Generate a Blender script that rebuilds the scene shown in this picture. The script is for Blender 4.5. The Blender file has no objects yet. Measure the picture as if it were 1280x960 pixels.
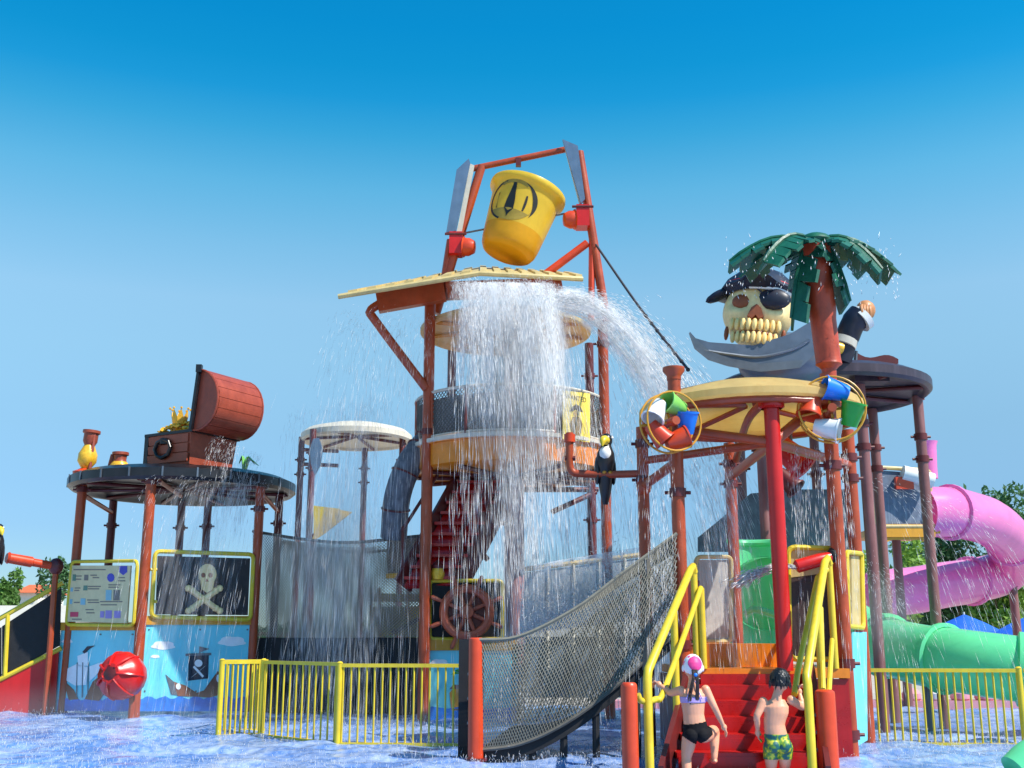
import bpy, bmesh, math, random
import numpy as np
from mathutils import Vector, Matrix
random.seed(7); RNG = np.random.default_rng(11)
S = bpy.context.scene
COL = S.collection
R = math.radians
# ------------------------------------------------------------------ camera
CAM_H, PITCH, FPX = 1.25, R(13.0), 1387.0
cam = bpy.data.cameras.new('camera'); cam.sensor_width = 36; cam.lens = FPX / 1280 * 36
cam.clip_start = .1; cam.clip_end = 3000
camo = bpy.data.objects.new('camera', cam); COL.objects.link(camo)
camo.location = (0, 0, CAM_H); camo.rotation_euler = (math.pi / 2 + PITCH, 0, 0)
S.camera = camo
# ------------------------------------------------------------------ sky, sun, exposure
SUN_EL, SUN_AZ = R(50), R(120)          # azimuth clockwise from +Y (the view direction)
w = bpy.data.worlds.new('World'); S.world = w; w.use_nodes = True
nt = w.node_tree; nt.nodes.clear()
out = nt.nodes.new('ShaderNodeOutputWorld'); bg = nt.nodes.new('ShaderNodeBackground')
sky = nt.nodes.new('ShaderNodeTexSky'); sky.sky_type = 'NISHITA'; sky.sun_disc = False
sky.sun_elevation = SUN_EL; sky.sun_rotation = SUN_AZ
sky.air_density = 1.0; sky.dust_density = .15; sky.ozone_density = 2.0
geo = nt.nodes.new('ShaderNodeNewGeometry'); sep = nt.nodes.new('ShaderNodeSeparateXYZ')
ramp = nt.nodes.new('ShaderNodeValToRGB'); mul = nt.nodes.new('ShaderNodeMix'); mul.data_type = 'RGBA'; mul.blend_type = 'MULTIPLY'
mul.inputs['Factor'].default_value = 1
neg = nt.nodes.new('ShaderNodeMath'); neg.operation = 'MULTIPLY'; neg.inputs[1].default_value = -1
tc = nt.nodes.new('ShaderNodeTexCoord')
nt.links.new(tc.outputs['Generated'], sep.inputs[0])
nt.links.new(sep.outputs['Z'], ramp.inputs[0])
SKY_TINT = [(0.0, (0.274, 0.38, 0.488)), (0.093, (0.318, 0.441, 0.567)), (0.128, (0.374, 0.504, 0.595)), (0.18, (0.484, 0.621, 0.64)), (0.244, (0.65, 0.807, 0.748)), (0.29, (0.753, 0.921, 0.829)), (0.336, (0.616, 0.946, 0.873)), (0.386, (0.394, 0.947, 0.912)), (0.429, (0.152, 0.851, 0.914)), (0.458, (0.047, 0.767, 0.925)), (0.481, (0.023, 0.737, 0.909)), (0.512, (0.013, 0.713, 0.922))]
els = ramp.color_ramp.elements
while len(els) < len(SKY_TINT): els.new(.5)
for e, (p, c) in zip(els, SKY_TINT): e.position = p; e.color = (*c, 1)
nt.links.new(sky.outputs[0], mul.inputs['A']); nt.links.new(ramp.outputs[0], mul.inputs['B'])
nt.links.new(mul.outputs['Result'], bg.inputs[0]); bg.inputs[1].default_value = .15
nt.links.new(bg.outputs[0], out.inputs[0])
sl = bpy.data.lights.new('sun', 'SUN'); sl.energy = 4.6; sl.angle = R(.53); sl.color = (1, .95, .87)
so = bpy.data.objects.new('sun', sl); COL.objects.link(so)
sd = Vector((math.sin(SUN_AZ) * math.cos(SUN_EL), math.cos(SUN_AZ) * math.cos(SUN_EL), math.sin(SUN_EL)))
so.rotation_euler = sd.to_track_quat('Z', 'Y').to_euler()
S.view_settings.view_transform = 'Standard'; S.view_settings.look = 'None'
S.view_settings.exposure = 0.6; S.view_settings.gamma = 1
S.render.engine = 'CYCLES'
S.cycles.use_denoising = True; S.cycles.max_bounces = 8; S.cycles.diffuse_bounces = 6; S.cycles.transparent_max_bounces = 16
S.cycles.caustics_reflective = False; S.cycles.caustics_refractive = False

# ------------------------------------------------------------------ helpers
CF, SF = math.cos(PITCH), math.sin(PITCH)
def ray(px, py):
    a, b = (px - 640) / FPX, (480 - py) / FPX
    return Vector((a, CF - b * SF, SF + b * CF))
EYE = Vector((0, 0, CAM_H))
def P(px, py, D):
    d = ray(px, py); return EYE + d * (D / d.y)
def on_plane(px, py, p, n):
    d = ray(px, py); return EYE + d * ((p - EYE).dot(n) / d.dot(n))
def on_z(px, py, z):
    d = ray(px, py); return EYE + d * ((z - CAM_H) / d.z)
def lin(v): v /= 255; return v / 12.92 if v <= .04045 else ((v + .055) / 1.055) ** 2.4
def C(r, g, b): return (lin(r), lin(g), lin(b))

MATS = {}
def mat(name, col, rough=.4, var=.12, scale=5., bump=0., metal=0., stain=0., stain_col=(.6, .55, .5), transl=0., spec=.5, bscale=40., edge=None):
    if name in MATS: return MATS[name]
    m = bpy.data.materials.new(name); m.use_nodes = True; t = m.node_tree; N = t.nodes; L = t.links
    b = N['Principled BSDF']; o = N['Material Output']
    g = N.new('ShaderNodeNewGeometry')
    n1 = N.new('ShaderNodeTexNoise'); n1.inputs['Scale'].default_value = scale; n1.inputs['Detail'].default_value = 5; n1.inputs['Roughness'].default_value = .65
    L.new(g.outputs['Position'], n1.inputs['Vector'])
    mx = N.new('ShaderNodeMix'); mx.data_type = 'RGBA'
    mx.inputs['A'].default_value = (*[c * (1 - var) for c in col], 1); mx.inputs['B'].default_value = (*[min(1, c * (1 + var) + var * .02) for c in col], 1)
    mr = N.new('ShaderNodeMapRange'); mr.inputs[1].default_value = .3; mr.inputs[2].default_value = .7
    L.new(n1.outputs[0], mr.inputs[0]); L.new(mr.outputs[0], mx.inputs['Factor'])
    last = mx.outputs['Result']
    if stain:
        mp = N.new('ShaderNodeMapping'); mp.inputs['Scale'].default_value = (14, 14, 1.6)
        L.new(g.outputs['Position'], mp.inputs[0])
        n2 = N.new('ShaderNodeTexNoise'); n2.inputs['Scale'].default_value = 1; n2.inputs['Detail'].default_value = 4
        L.new(mp.outputs[0], n2.inputs['Vector'])
        r2 = N.new('ShaderNodeMapRange'); r2.inputs[1].default_value = .5; r2.inputs[2].default_value = .75; r2.inputs[4].default_value = stain
        L.new(n2.outputs[0], r2.inputs[0])
        m2 = N.new('ShaderNodeMix'); m2.data_type = 'RGBA'; m2.inputs['B'].default_value = (*stain_col, 1)
        L.new(r2.outputs[0], m2.inputs['Factor']); L.new(last, m2.inputs['A']); last = m2.outputs['Result']
    L.new(last, b.inputs['Base Color'])
    rr = N.new('ShaderNodeMapRange'); rr.inputs[3].default_value = max(.03, rough - .1); rr.inputs[4].default_value = min(1, rough + .12)
    L.new(n1.outputs[0], rr.inputs[0]); L.new(rr.outputs[0], b.inputs['Roughness'])
    b.inputs['Metallic'].default_value = metal
    b.inputs['Specular IOR Level'].default_value = spec
    if bump:
        n3 = N.new('ShaderNodeTexNoise'); n3.inputs['Scale'].default_value = bscale; n3.inputs['Detail'].default_value = 3
        L.new(g.outputs['Position'], n3.inputs['Vector'])
        bp = N.new('ShaderNodeBump'); bp.inputs['Strength'].default_value = bump; bp.inputs['Distance'].default_value = .02
        L.new(n3.outputs[0], bp.inputs['Height']); L.new(bp.outputs[0], b.inputs['Normal'])
    if transl:
        tr = N.new('ShaderNodeBsdfTranslucent'); ms = N.new('ShaderNodeMixShader'); ms.inputs[0].default_value = transl
        L.new(last, tr.inputs[0]); L.new(b.outputs[0], ms.inputs[1]); L.new(tr.outputs[0], ms.inputs[2]); L.new(ms.outputs[0], o.inputs[0])
    MATS[name] = m; return m

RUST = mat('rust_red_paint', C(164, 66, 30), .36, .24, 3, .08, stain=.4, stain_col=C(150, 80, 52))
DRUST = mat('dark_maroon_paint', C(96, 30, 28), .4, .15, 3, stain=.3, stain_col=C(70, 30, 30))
RED = mat('bright_red_paint', C(196, 26, 22), .3, .1, 3, stain=.2, stain_col=C(150, 30, 25))
ORED = mat('orange_red_paint', C(205, 66, 28), .35, .12, 4, stain=.25, stain_col=C(150, 50, 30))
STEPRED = mat('step_red_gelcoat', C(170, 16, 12), .28, .14, 5, stain=.3, stain_col=C(120, 14, 12))
ORANGE = mat('orange_gelcoat', C(226, 128, 24), .3, .16, 4, stain=.3, stain_col=C(190, 96, 20))
YEL = mat('yellow_paint', C(216, 188, 44), .36, .13, 4, .04, stain=.3, stain_col=C(160, 140, 40))
YELDK = mat('ochre_paint', C(206, 144, 34), .4, .12, 4, stain=.25, stain_col=C(150, 100, 40))
BUCKETY = mat('bucket_yellow_plastic', C(238, 206, 66), .3, .1, 2, stain=.25, stain_col=C(226, 180, 50), transl=.4)
CREAM = mat('cream_fibreglass', C(226, 204, 142), .45, .12, 3, stain=.35, stain_col=C(190, 160, 100), transl=.35)
CREAMO = mat('canopy_yellow_fibreglass', C(240, 216, 146), .42, .1, 2.5, stain=.4, stain_col=C(226, 192, 116), transl=.55)
PALE = mat('pale_fibreglass', C(222, 214, 196), .45, .1, 3, stain=.3, stain_col=C(190, 180, 160), transl=.2)
BLACK = mat('black_fibreglass', C(22, 20, 24), .32, .25, 4, .05, stain=.4, stain_col=C(46, 42, 46))
BLACKM = mat('matt_black', C(16, 16, 19), .7, .3, 8, .1)
DKBOARD = mat('dark_board', C(42, 36, 36), .6, .3, 10, .15, stain=.5, stain_col=C(78, 70, 70))
STEEL = mat('grey_steel', C(110, 116, 124), .35, .12, 6, metal=.6)
FIN = mat('fin_blue_grey', C(84, 108, 134), .4, .15, 4, stain=.3, stain_col=C(110, 130, 150))
BLUEP = mat('turquoise_panel', C(112, 212, 224), .35, .08, 2, stain=.35, stain_col=C(140, 220, 222))
SEA = mat('painted_sea', C(30, 120, 214), .4, .22, 6)
WHITEP = mat('painted_white', C(232, 236, 236), .4, .06, 8)
SHIPBR = mat('painted_brown', C(134, 86, 62), .45, .2, 14)
SHIPDK = mat('painted_navy', C(24, 40, 58), .45, .15, 14)
PGREY = mat('painted_grey', C(96, 104, 110), .45, .2, 14)
BONE = mat('bone_paint', C(246, 210, 146), .45, .16, 7, .1, stain=.3, stain_col=C(196, 150, 90))
BONEDK = mat('bone_dark_brown', C(140, 70, 34), .5, .2, 8)  # brown for skull sockets, nose holes, mouth line and jaw hollows
GOLD = mat('gold_paint', C(236, 176, 44), .3, .25, 16, .2, metal=.1)
WOOD = mat('chest_brown', C(150, 66, 42), .42, .2, 5, .1, stain=.4, stain_col=C(118, 56, 40))
WOODL = mat('chest_lid_brown', C(152, 64, 42), .42, .16, 5, .1, stain=.4, stain_col=C(120, 52, 38))
GREYS = mat('sword_grey', C(94, 106, 122), .32, .14, 4, metal=.25, stain=.3, stain_col=C(104, 112, 124))
NAVY = mat('navy_black', C(18, 20, 40), .45, .2, 8)
GREEN = mat('palm_green', C(16, 84, 60), .38, .3, 5, .08, stain=.3, stain_col=C(40, 120, 84))
TRUNK = mat('palm_trunk_red', C(176, 64, 32), .42, .2, 6, .2, stain=.5, stain_col=C(120, 38, 28), bscale=16)
GSLIDE = mat('green_slide', C(112, 224, 160), .2, .08, 2, transl=.25)
PINK = mat('pink_slide', C(238, 132, 190), .22, .1, 2, stain=.3, stain_col=C(232, 140, 190), transl=.2)
BLUEB = mat('blue_plastic', C(22, 120, 220), .3, .1, 4)
GREENB = mat('green_plastic', C(40, 160, 50), .3, .1, 4)
LIME = mat('lime_plastic', C(130, 200, 90), .3, .1, 4)
REDB = mat('red_plastic', C(200, 60, 30), .3, .12, 4)
WHITEB = mat('white_plastic', C(226, 226, 220), .35, .06, 4)
NET = mat('net_cord', C(120, 116, 102), .8, .15, 12)
NETD = mat('net_cord_dark', C(92, 88, 80), .8, .2, 12)
TAN = mat('notice_board_tan', C(214, 196, 150), .5, .08, 6)
UMB = mat('umbrella_blue', C(40, 110, 220), .7, .1, 4, transl=.3)
WALLW = mat('white_render', C(226, 222, 212), .8, .08, 2, .1)
TILE = mat('roof_terracotta', C(204, 100, 56), .8, .2, 6, .2)
PINKK = mat('pink_kerb', C(206, 138, 148), .6, .15, 6)
PAVE = mat('paving', C(176, 164, 150), .8, .15, 1.2, .1)
ROPE = mat('dark_rope', C(50, 50, 58), .8, .2, 20)
BARK = mat('bark', C(84, 68, 52), .9, .25, 12, .4)

class MB:
    def __init__(s): s.v = []; s.f = []
    def add(s, vs, fs):
        o = len(s.v); s.v += [Vector(v) for v in vs]; s.f += [tuple(i + o for i in f) for f in fs]; return s
    def tube(s, pts, r, n=10, cap=True, flat=1.0):
        pts = [Vector(p) for p in pts]; m = len(pts)
        rs = r if isinstance(r, (list, tuple)) else [r] * m
        T = [(pts[min(i + 1, m - 1)] - pts[max(i - 1, 0)]).normalized() for i in range(m)]
        a = Vector((0, 0, 1)) if abs(T[0].z) < .9 else Vector((1, 0, 0))
        u = T[0].cross(a).normalized(); vs = []
        for i in range(m):
            u = (u - T[i] * u.dot(T[i])).normalized(); v = T[i].cross(u)
            for k in range(n):
                an = 2 * math.pi * k / n
                vs.append(pts[i] + (u * math.cos(an) + v * math.sin(an) * flat) * rs[i])
        fs = [(i * n + k, i * n + (k + 1) % n, (i + 1) * n + (k + 1) % n, (i + 1) * n + k) for i in range(m - 1) for k in range(n)]
        if cap: fs += [tuple(range(n))[::-1], tuple(range((m - 1) * n, m * n))]
        return s.add(vs, fs)
    def box(s, c, sx, sy, sz, rot=None):
        c = Vector(c); vs = []
        for z in (-.5, .5):
            for y in (-.5, .5):
                for x in (-.5, .5):
                    p = Vector((x * sx, y * sy, z * sz)); vs.append(c + (rot @ p if rot else p))
        return s.add(vs, [(0, 2, 3, 1), (4, 5, 7, 6), (0, 1, 5, 4), (2, 6, 7, 3), (0, 4, 6, 2), (1, 3, 7, 5)])
    def bar(s, a, b, wd, ht, up=(0, 0, 1)):
        a, b = Vector(a), Vector(b); d = (b - a).normalized(); sd_ = d.cross(Vector(up)).normalized(); u = sd_.cross(d)
        vs = [p + sd_ * (wd / 2 * i) + u * (ht / 2 * j) for p in (a, b) for i, j in ((-1, -1), (1, -1), (1, 1), (-1, 1))]
        return s.add(vs, [(3, 2, 1, 0), (4, 5, 6, 7), (0, 1, 5, 4), (1, 2, 6, 5), (2, 3, 7, 6), (3, 0, 4, 7)])
    def lathe(s, prof, c, n=32, axis=None, a0=0, a1=2 * math.pi):
        c = Vector(c); q = Vector(axis).to_track_quat('Z', 'Y').to_matrix() if axis is not None else Matrix.Identity(3)
        full = abs(a1 - a0 - 2 * math.pi) < 1e-6; cols = n if full else n + 1
        vs = [c + q @ Vector((r * math.cos(a0 + (a1 - a0) * k / n), r * math.sin(a0 + (a1 - a0) * k / n), z)) for r, z in prof for k in range(cols)]
        fs = [(i * cols + k, i * cols + (k + 1) % cols, (i + 1) * cols + (k + 1) % cols, (i + 1) * cols + k) for i in range(len(prof) - 1) for k in range(n)]
        return s.add(vs, fs)
    def ell(s, c, rx, ry, rz, n=16, rot=None):
        c = Vector(c); vs = []; m = n // 2
        for i in range(m + 1):
            t = math.pi * i / m
            for k in range(n):
                a = 2 * math.pi * k / n
                p = Vector((rx * math.sin(t) * math.cos(a), ry * math.sin(t) * math.sin(a), rz * math.cos(t)))
                vs.append(c + (rot @ p if rot else p))
        return s.add(vs, [(i * n + k, (i + 1) * n + k, (i + 1) * n + (k + 1) % n, i * n + (k + 1) % n) for i in range(m) for k in range(n)])
    def ext(s, pts, vec):
        pts = [Vector(p) for p in pts]; n = len(pts); vec = Vector(vec)
        nn = Vector((0, 0, 0))
        for i in range(n): nn += (pts[i] - pts[0]).cross(pts[(i + 1) % n] - pts[0])
        if nn.dot(vec) > 0: pts = pts[::-1]
        return s.add(pts + [p + vec for p in pts], [tuple(range(n)), tuple(range(2 * n - 1, n - 1, -1))] + [(i, i + n, (i + 1) % n + n, (i + 1) % n)[::1] for i in range(n)])
    def grid(s, rows):
        h, wd = len(rows), len(rows[0])
        return s.add([p for r_ in rows for p in r_], [(i * wd + j, i * wd + j + 1, (i + 1) * wd + j + 1, (i + 1) * wd + j) for i in range(h - 1) for j in range(wd - 1)])
    def build(s, name, m, parent=None, smooth=True, fix=True):
        loc = Vector(parent['_o']) if parent is not None and '_o' in parent else Vector((0, 0, 0))
        me = bpy.data.meshes.new(name)
        org = Vector((0, 0, 0))
        if parent is None and s.v:
            org = sum(s.v, Vector((0, 0, 0))) / len(s.v); org.z = min(v.z for v in s.v)
        me.from_pydata([v - loc - org for v in s.v], [], s.f)
        if fix:
            bm = bmesh.new(); bm.from_mesh(me); bmesh.ops.remove_doubles(bm, verts=bm.verts, dist=1e-5)
            bmesh.ops.recalc_face_normals(bm, faces=bm.faces); bm.to_mesh(me); bm.free()
        if smooth and me.polygons:
            me.polygons.foreach_set('use_smooth', [True] * len(me.polygons)); me.set_sharp_from_angle(angle=R(38))
        me.materials.append(m)
        o = bpy.data.objects.new(name, me); COL.objects.link(o); o.location = org
        if parent is not None:
            o.parent = parent; o['_o'] = tuple(loc)
        else: o['_o'] = tuple(org)
        return o
def thing(name, loc, label, cat, group=None):
    o = bpy.data.objects.new(name, None); COL.objects.link(o); o.empty_display_size = .2
    o.location = loc; o['_o'] = tuple(loc); o['label'] = label; o['category'] = cat
    if group: o['group'] = group
    return o
def tag(o, label, cat, group=None):
    o['label'] = label; o['category'] = cat
    if group: o['group'] = group
    return o
def kind(o, k): o['kind'] = k; return o
def arc(pts, n=8):                        # Catmull-Rom through points
    pts = [Vector(p) for p in pts]; q = [pts[0] * 2 - pts[1]] + pts + [pts[-1] * 2 - pts[-2]]; r_ = []
    for i in range(1, len(q) - 2):
        for k in range(n):
            t = k / n; a, b, c, d = q[i - 1:i + 3]
            r_.append(.5 * ((2 * b) + (c - a) * t + (2 * a - 5 * b + 4 * c - d) * t * t + (3 * b - a - 3 * c + d) * t ** 3))
    return r_ + [pts[-1]]
def rrect(a, b, c, d, r, n=4):            # rounded closed quad outline through corners
    cs = [Vector(x) for x in (a, b, c, d)]; o = []
    for i in range(4):
        p, q, s_ = cs[i - 1], cs[i], cs[(i + 1) % 4]
        e, g = q + (p - q).normalized() * r, q + (s_ - q).normalized() * r
        for k in range(n + 1):
            t = k / n; o.append(e * (1 - t) ** 2 + q * 2 * t * (1 - t) + g * t * t)
    return o + [o[0]]
UP = Vector((0, 0, 1))
def xz(px, py, D): p = P(px, py, D); return Vector((p.x, p.y, 0))
def post(root, px, py, D, z0, z1, r=.07, m=None, name='post', n=12, clamps=()):
    b = xz(px, py, D); mb = MB().tube([b + UP * z0, b + UP * z1], r, n)
    o = mb.build(name, m or RUST, root)
    for zc in clamps:
        MB().tube([b + UP * (zc - .05), b + UP * (zc + .05)], r * 1.25, 10).tube([b + UP * zc + Vector((-r * 1.9, 0, 0)), b + UP * zc + Vector((r * 1.9, 0, 0))], .022, 6).build('clamp', DRUST, o)
    return b
def zat(px, py, D): return P(px, py, D).z
# ================================================================== SETTING
def flat(name, x0, x1, y0, y1, z, m):
    return kind(MB().add([(x0, y0, z), (x1, y0, z), (x1, y1, z), (x0, y1, z)], [(0, 1, 2, 3)]).build(name, m, smooth=False), 'structure')
flat('ground', -900, 900, -200, 1500, -.06, PAVE)
# pool water: choppy sheet with foam
def water_material():
    m = bpy.data.materials.new('splashing_water'); m.use_nodes = True; t = m.node_tree; N, L = t.nodes, t.links
    b = N['Principled BSDF']; g = N.new('ShaderNodeNewGeometry')
    mp = N.new('ShaderNodeMapping'); mp.inputs['Scale'].default_value = (1, .55, 1); L.new(g.outputs['Position'], mp.inputs[0])
    n1 = N.new('ShaderNodeTexNoise'); n1.inputs['Scale'].default_value = 1.1; n1.inputs['Detail'].default_value = 4; L.new(mp.outputs[0], n1.inputs['Vector'])
    n2 = N.new('ShaderNodeTexNoise'); n2.inputs['Scale'].default_value = 9; n2.inputs['Detail'].default_value = 5; n2.inputs['Roughness'].default_value = .65; L.new(mp.outputs[0], n2.inputs['Vector'])
    ad = N.new('ShaderNodeMath'); ad.operation = 'MULTIPLY_ADD'; ad.inputs[1].default_value = .75; L.new(n1.outputs[0], ad.inputs[0]); L.new(n2.outputs[0], ad.inputs[2])
    r_ = N.new('ShaderNodeMapRange'); r_.inputs[1].default_value = .74; r_.inputs[2].default_value = 1.2; L.new(ad.outputs[0], r_.inputs[0])
    mx = N.new('ShaderNodeMix'); mx.data_type = 'RGBA'; mx.inputs['A'].default_value = (*C(86, 128, 196), 1); mx.inputs['B'].default_value = (*C(194, 210, 240), 1)
    L.new(r_.outputs[0], mx.inputs['Factor']); L.new(mx.outputs['Result'], b.inputs['Base Color'])
    b.inputs['Roughness'].default_value = .18
    bp = N.new('ShaderNodeBump'); bp.inputs['Strength'].default_value = .35; bp.inputs['Distance'].default_value = .03
    L.new(n2.outputs[0], bp.inputs['Height']); L.new(bp.outputs[0], b.inputs['Normal'])
    return m
WATER = water_material()
nx, ny = 300, 260
xs = np.linspace(-13, 17, nx); ys = np.concatenate([np.linspace(-6, 9, 30)[:-1], np.linspace(9, 22.6, ny - 29)])
X, Y = np.meshgrid(xs, ys)
Z = np.zeros_like(X)
for k in range(26):
    a = RNG.uniform(0, 2 * math.pi); f = RNG.uniform(3, 14); Z += .009 / (1 + f * .12) * np.sin(f * (X * math.cos(a) + Y * math.sin(a)) + RNG.uniform(0, 7))
Z += RNG.normal(0, .004, Z.shape)
me = bpy.data.meshes.new('pool_water'); idx = np.arange(nx * ny).reshape(ny, nx)
F = np.stack([idx[:-1, :-1], idx[:-1, 1:], idx[1:, 1:], idx[1:, :-1]], -1).reshape(-1, 4)
me.from_pydata(np.stack([X, Y, Z], -1).reshape(-1, 3).tolist(), [], F.tolist()); me.materials.append(WATER)
me.polygons.foreach_set('use_smooth', [True] * len(me.polygons))
wo = bpy.data.objects.new('pool_water', me); COL.objects.link(wo); kind(wo, 'structure')
# pink edge of the pool on the far right
kb = kind(MB().box((9.4, 21.9, .06), 15.6, .5, .16).build('kerb', PINKK), 'structure')
for i in range(26):
    x = 3.9 + i * .46
    MB().ell((x, 21.85, .22), .19, .2, .15, 10).build('edge_pad', PINKK if i % 3 else WHITEB, kb)

# ------------------------------------------------------------------ trees and things far behind
def leafmat(name, col, tr=.35):
    return mat(name, col, .6, .45, .9, transl=tr)
LEAF = [leafmat('foliage_mid', C(96, 136, 60)), leafmat('foliage_dark', C(72, 112, 66)), leafmat('foliage_bright', C(130, 166, 66))]
def leaves(name, m, root, clumps, n, size):
    o = Vector(root['_o']); cl = np.array([[*c, *r_] for c, r_ in clumps], float)
    wgt = cl[:, 3] * cl[:, 4] * cl[:, 5]; k = RNG.choice(len(cl), n, p=wgt / wgt.sum())
    d = RNG.normal(size=(n, 3)); d /= np.linalg.norm(d, axis=1)[:, None]
    rad = RNG.uniform(.45, 1.08, n)[:, None] ** .6
    c = cl[k, :3] + d * rad * cl[k, 3:]
    a = RNG.normal(size=(n, 3)); a /= np.linalg.norm(a, axis=1)[:, None]
    b = np.cross(a, RNG.normal(size=(n, 3))); b /= np.linalg.norm(b, axis=1)[:, None]
    sz = RNG.uniform(.6, 1.3, n)[:, None] * size
    V = np.stack([c - a * sz, c + b * sz * .45, c + a * sz, c - b * sz * .45], 1).reshape(-1, 3) - np.array(o)
    me = bpy.data.meshes.new(name); me.vertices.add(4 * n); me.vertices.foreach_set('co', V.ravel())
    me.loops.add(4 * n); me.loops.foreach_set('vertex_index', np.arange(4 * n)); me.polygons.add(n)
    me.polygons.foreach_set('loop_start', np.arange(0, 4 * n, 4)); me.update(); me.validate(); me.materials.append(m)
    ob = bpy.data.objects.new(name, me); COL.objects.link(ob); ob.parent = root; return ob
def tree(px, D, ptop, wpx, label, m, n=4500, size=.16, name='leafy_tree', zb=.3):
    b = xz(px, 780, D); ztop = zat(px, ptop, D); rw = wpx / 2 * D / FPX
    t = thing(name, (b.x, b.y, -.05), label, 'tree', 'trees behind the slides')
    tr = arc([b - UP * .05, b + UP * ztop * .35 + Vector((.1, 0, 0)), b + UP * ztop * .75], 4)
    mb = MB().tube(tr, [max(.05, .2 - .15 * i / len(tr)) for i in range(len(tr))], 8)
    for k in range(5):
        a = k * 2.1; s_ = b + UP * ztop * (.3 + .08 * k)
        mb.tube([s_, s_ + Vector((math.cos(a) * rw * .5, math.sin(a) * rw * .5, ztop * .2))], [.07, .03], 6)
    mb.build('trunk', BARK, t)
    cl = []
    for k in range(15):
        hh = random.uniform(zb, .92); wf = math.sin(math.pi * min(1, (hh - zb * .6) / (1.06 - zb * .6))) ** .6
        a = random.uniform(0, 6.28); rr = rw * wf * random.uniform(.2, .8); s_ = random.uniform(.26, .42)
        cl.append(((b.x + math.cos(a) * rr, b.y + math.sin(a) * rr, ztop * hh), (rw * s_, rw * s_, ztop * s_ * .42)))
    leaves('crown', m, t, cl, n, size)
tree(1112, 48, 668, 130, 'bushy green tree seen through the arch under the slide platform', LEAF[2])
tree(1196, 54, 618, 120, 'tall blue-green tree showing inside the pink slide bend', LEAF[1], 5000)
tree(1250, 50, 700, 120, 'bright green tree directly behind the blue parasols', LEAF[2], 5000)
tree(1290, 56, 622, 120, 'tall dark tree poking above the pink slide', LEAF[1], 5500)
tree(1160, 60, 700, 150, 'dark tree low behind the pink slide end', LEAF[1])
tree(1345, 52, 690, 130, 'mid green tree at the end of the tree row', LEAF[0])
tree(1040, 60, 700, 150, 'dark green tree behind the red pole pavilion', LEAF[0])
tree(4, 62, 716, 50, 'small rounded tree beside the orange roofed house', LEAF[0], 3000)
tree(66, 66, 702, 46, 'sparse tree top behind the orange water cannon', LEAF[1], 1200, zb=.7)
tree(-40, 60, 728, 80, 'broad low tree just behind the black toucan at the cannon muzzle', LEAF[0], 3000)
# hedge far back closing the horizon
hd = thing('hedge', (0, 80, -.05), 'long clipped dark green hedge along the park boundary', 'hedge')
leaves('foliage', LEAF[1], hd, [((x, 80 + random.uniform(-1, 1), 1.1), (2.2, 1, 1.4)) for x in range(-70, 74, 3)], 14000, .3)
MB().box((0, 80.4, .9), 150, .6, 1.8).build('stem_mass', BARK, hd)
# house
hp = P(32, 745, 70)
hs = thing('house', (hp.x, hp.y, -.05), 'small cream house with an orange tiled roof beyond the stairs', 'house')
x0, x1 = P(22, 745, 70).x, P(48, 745, 70).x; ze, zr = zat(30, 741, 70), zat(30, 729, 70)
MB().box(((x0 + x1) / 2, 72, ze / 2), x1 - x0, 4, ze).build('wall', WALLW, hs)
MB().ext([(x0 - .2, 69.7, ze + .003), (x0 - .2, 74.3, ze + .003), (x0 - .2, 72, zr)], (x1 - x0 + .4, 0, 0)).build('roof', TILE, hs, smooth=False)
fr = MB().box(((x0 + x1) / 2, 69.98, ze * .6), .6, .06, .8).build('window', SHIPDK, hs)
bw = MB().box((-26, 44, zat(8, 757, 44) / 2), 22, .3, zat(8, 757, 44)).build('boundary_wall', WALLW); tag(bw, 'long plain white boundary wall behind the stairs', 'wall')
# parasols
for px, py, D, lab in ((1205, 768, 38, 'open blue beach parasol in front of the bright green tree'), (1285, 770, 37, 'open blue beach parasol partly behind the green slide')):
    b = xz(px, py, D); zt = zat(px, py, D); ze = zt - .62
    t = thing('parasol', (b.x, b.y, -.05), lab, 'parasol', 'blue beach parasols')
    mb = MB()
    for k in range(8):
        a0, a1 = k * math.pi / 4, (k + 1) * math.pi / 4; am = (a0 + a1) / 2
        e = lambda a, r_, z: Vector((b.x + r_ * math.cos(a), b.y + r_ * math.sin(a), z))
        mb.grid([[e(a0, .02, zt), e(am, .02, zt), e(a1, .02, zt)], [e(a0, .65, zt - .26), e(am, .58, zt - .26), e(a1, .65, zt - .26)], [e(a0, 1.28, ze), e(am, 1.16, ze + .06), e(a1, 1.28, ze)], [e(a0, 1.29, ze - .14), e(am, 1.17, ze - .1), e(a1, 1.29, ze - .14)]])
    mb.build('canopy', UMB, t)
    MB().tube([b - UP * .05, b + UP * (zt + .08)], .03, 8).build('pole', WHITEB, t)
    for k in range(8):
        a = k * math.pi / 4; MB().tube([(b.x, b.y, zt - .05), (b.x + 1.25 * math.cos(a), b.y + 1.25 * math.sin(a), ze)], .012, 5).build('rib', WHITEB, t)

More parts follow.
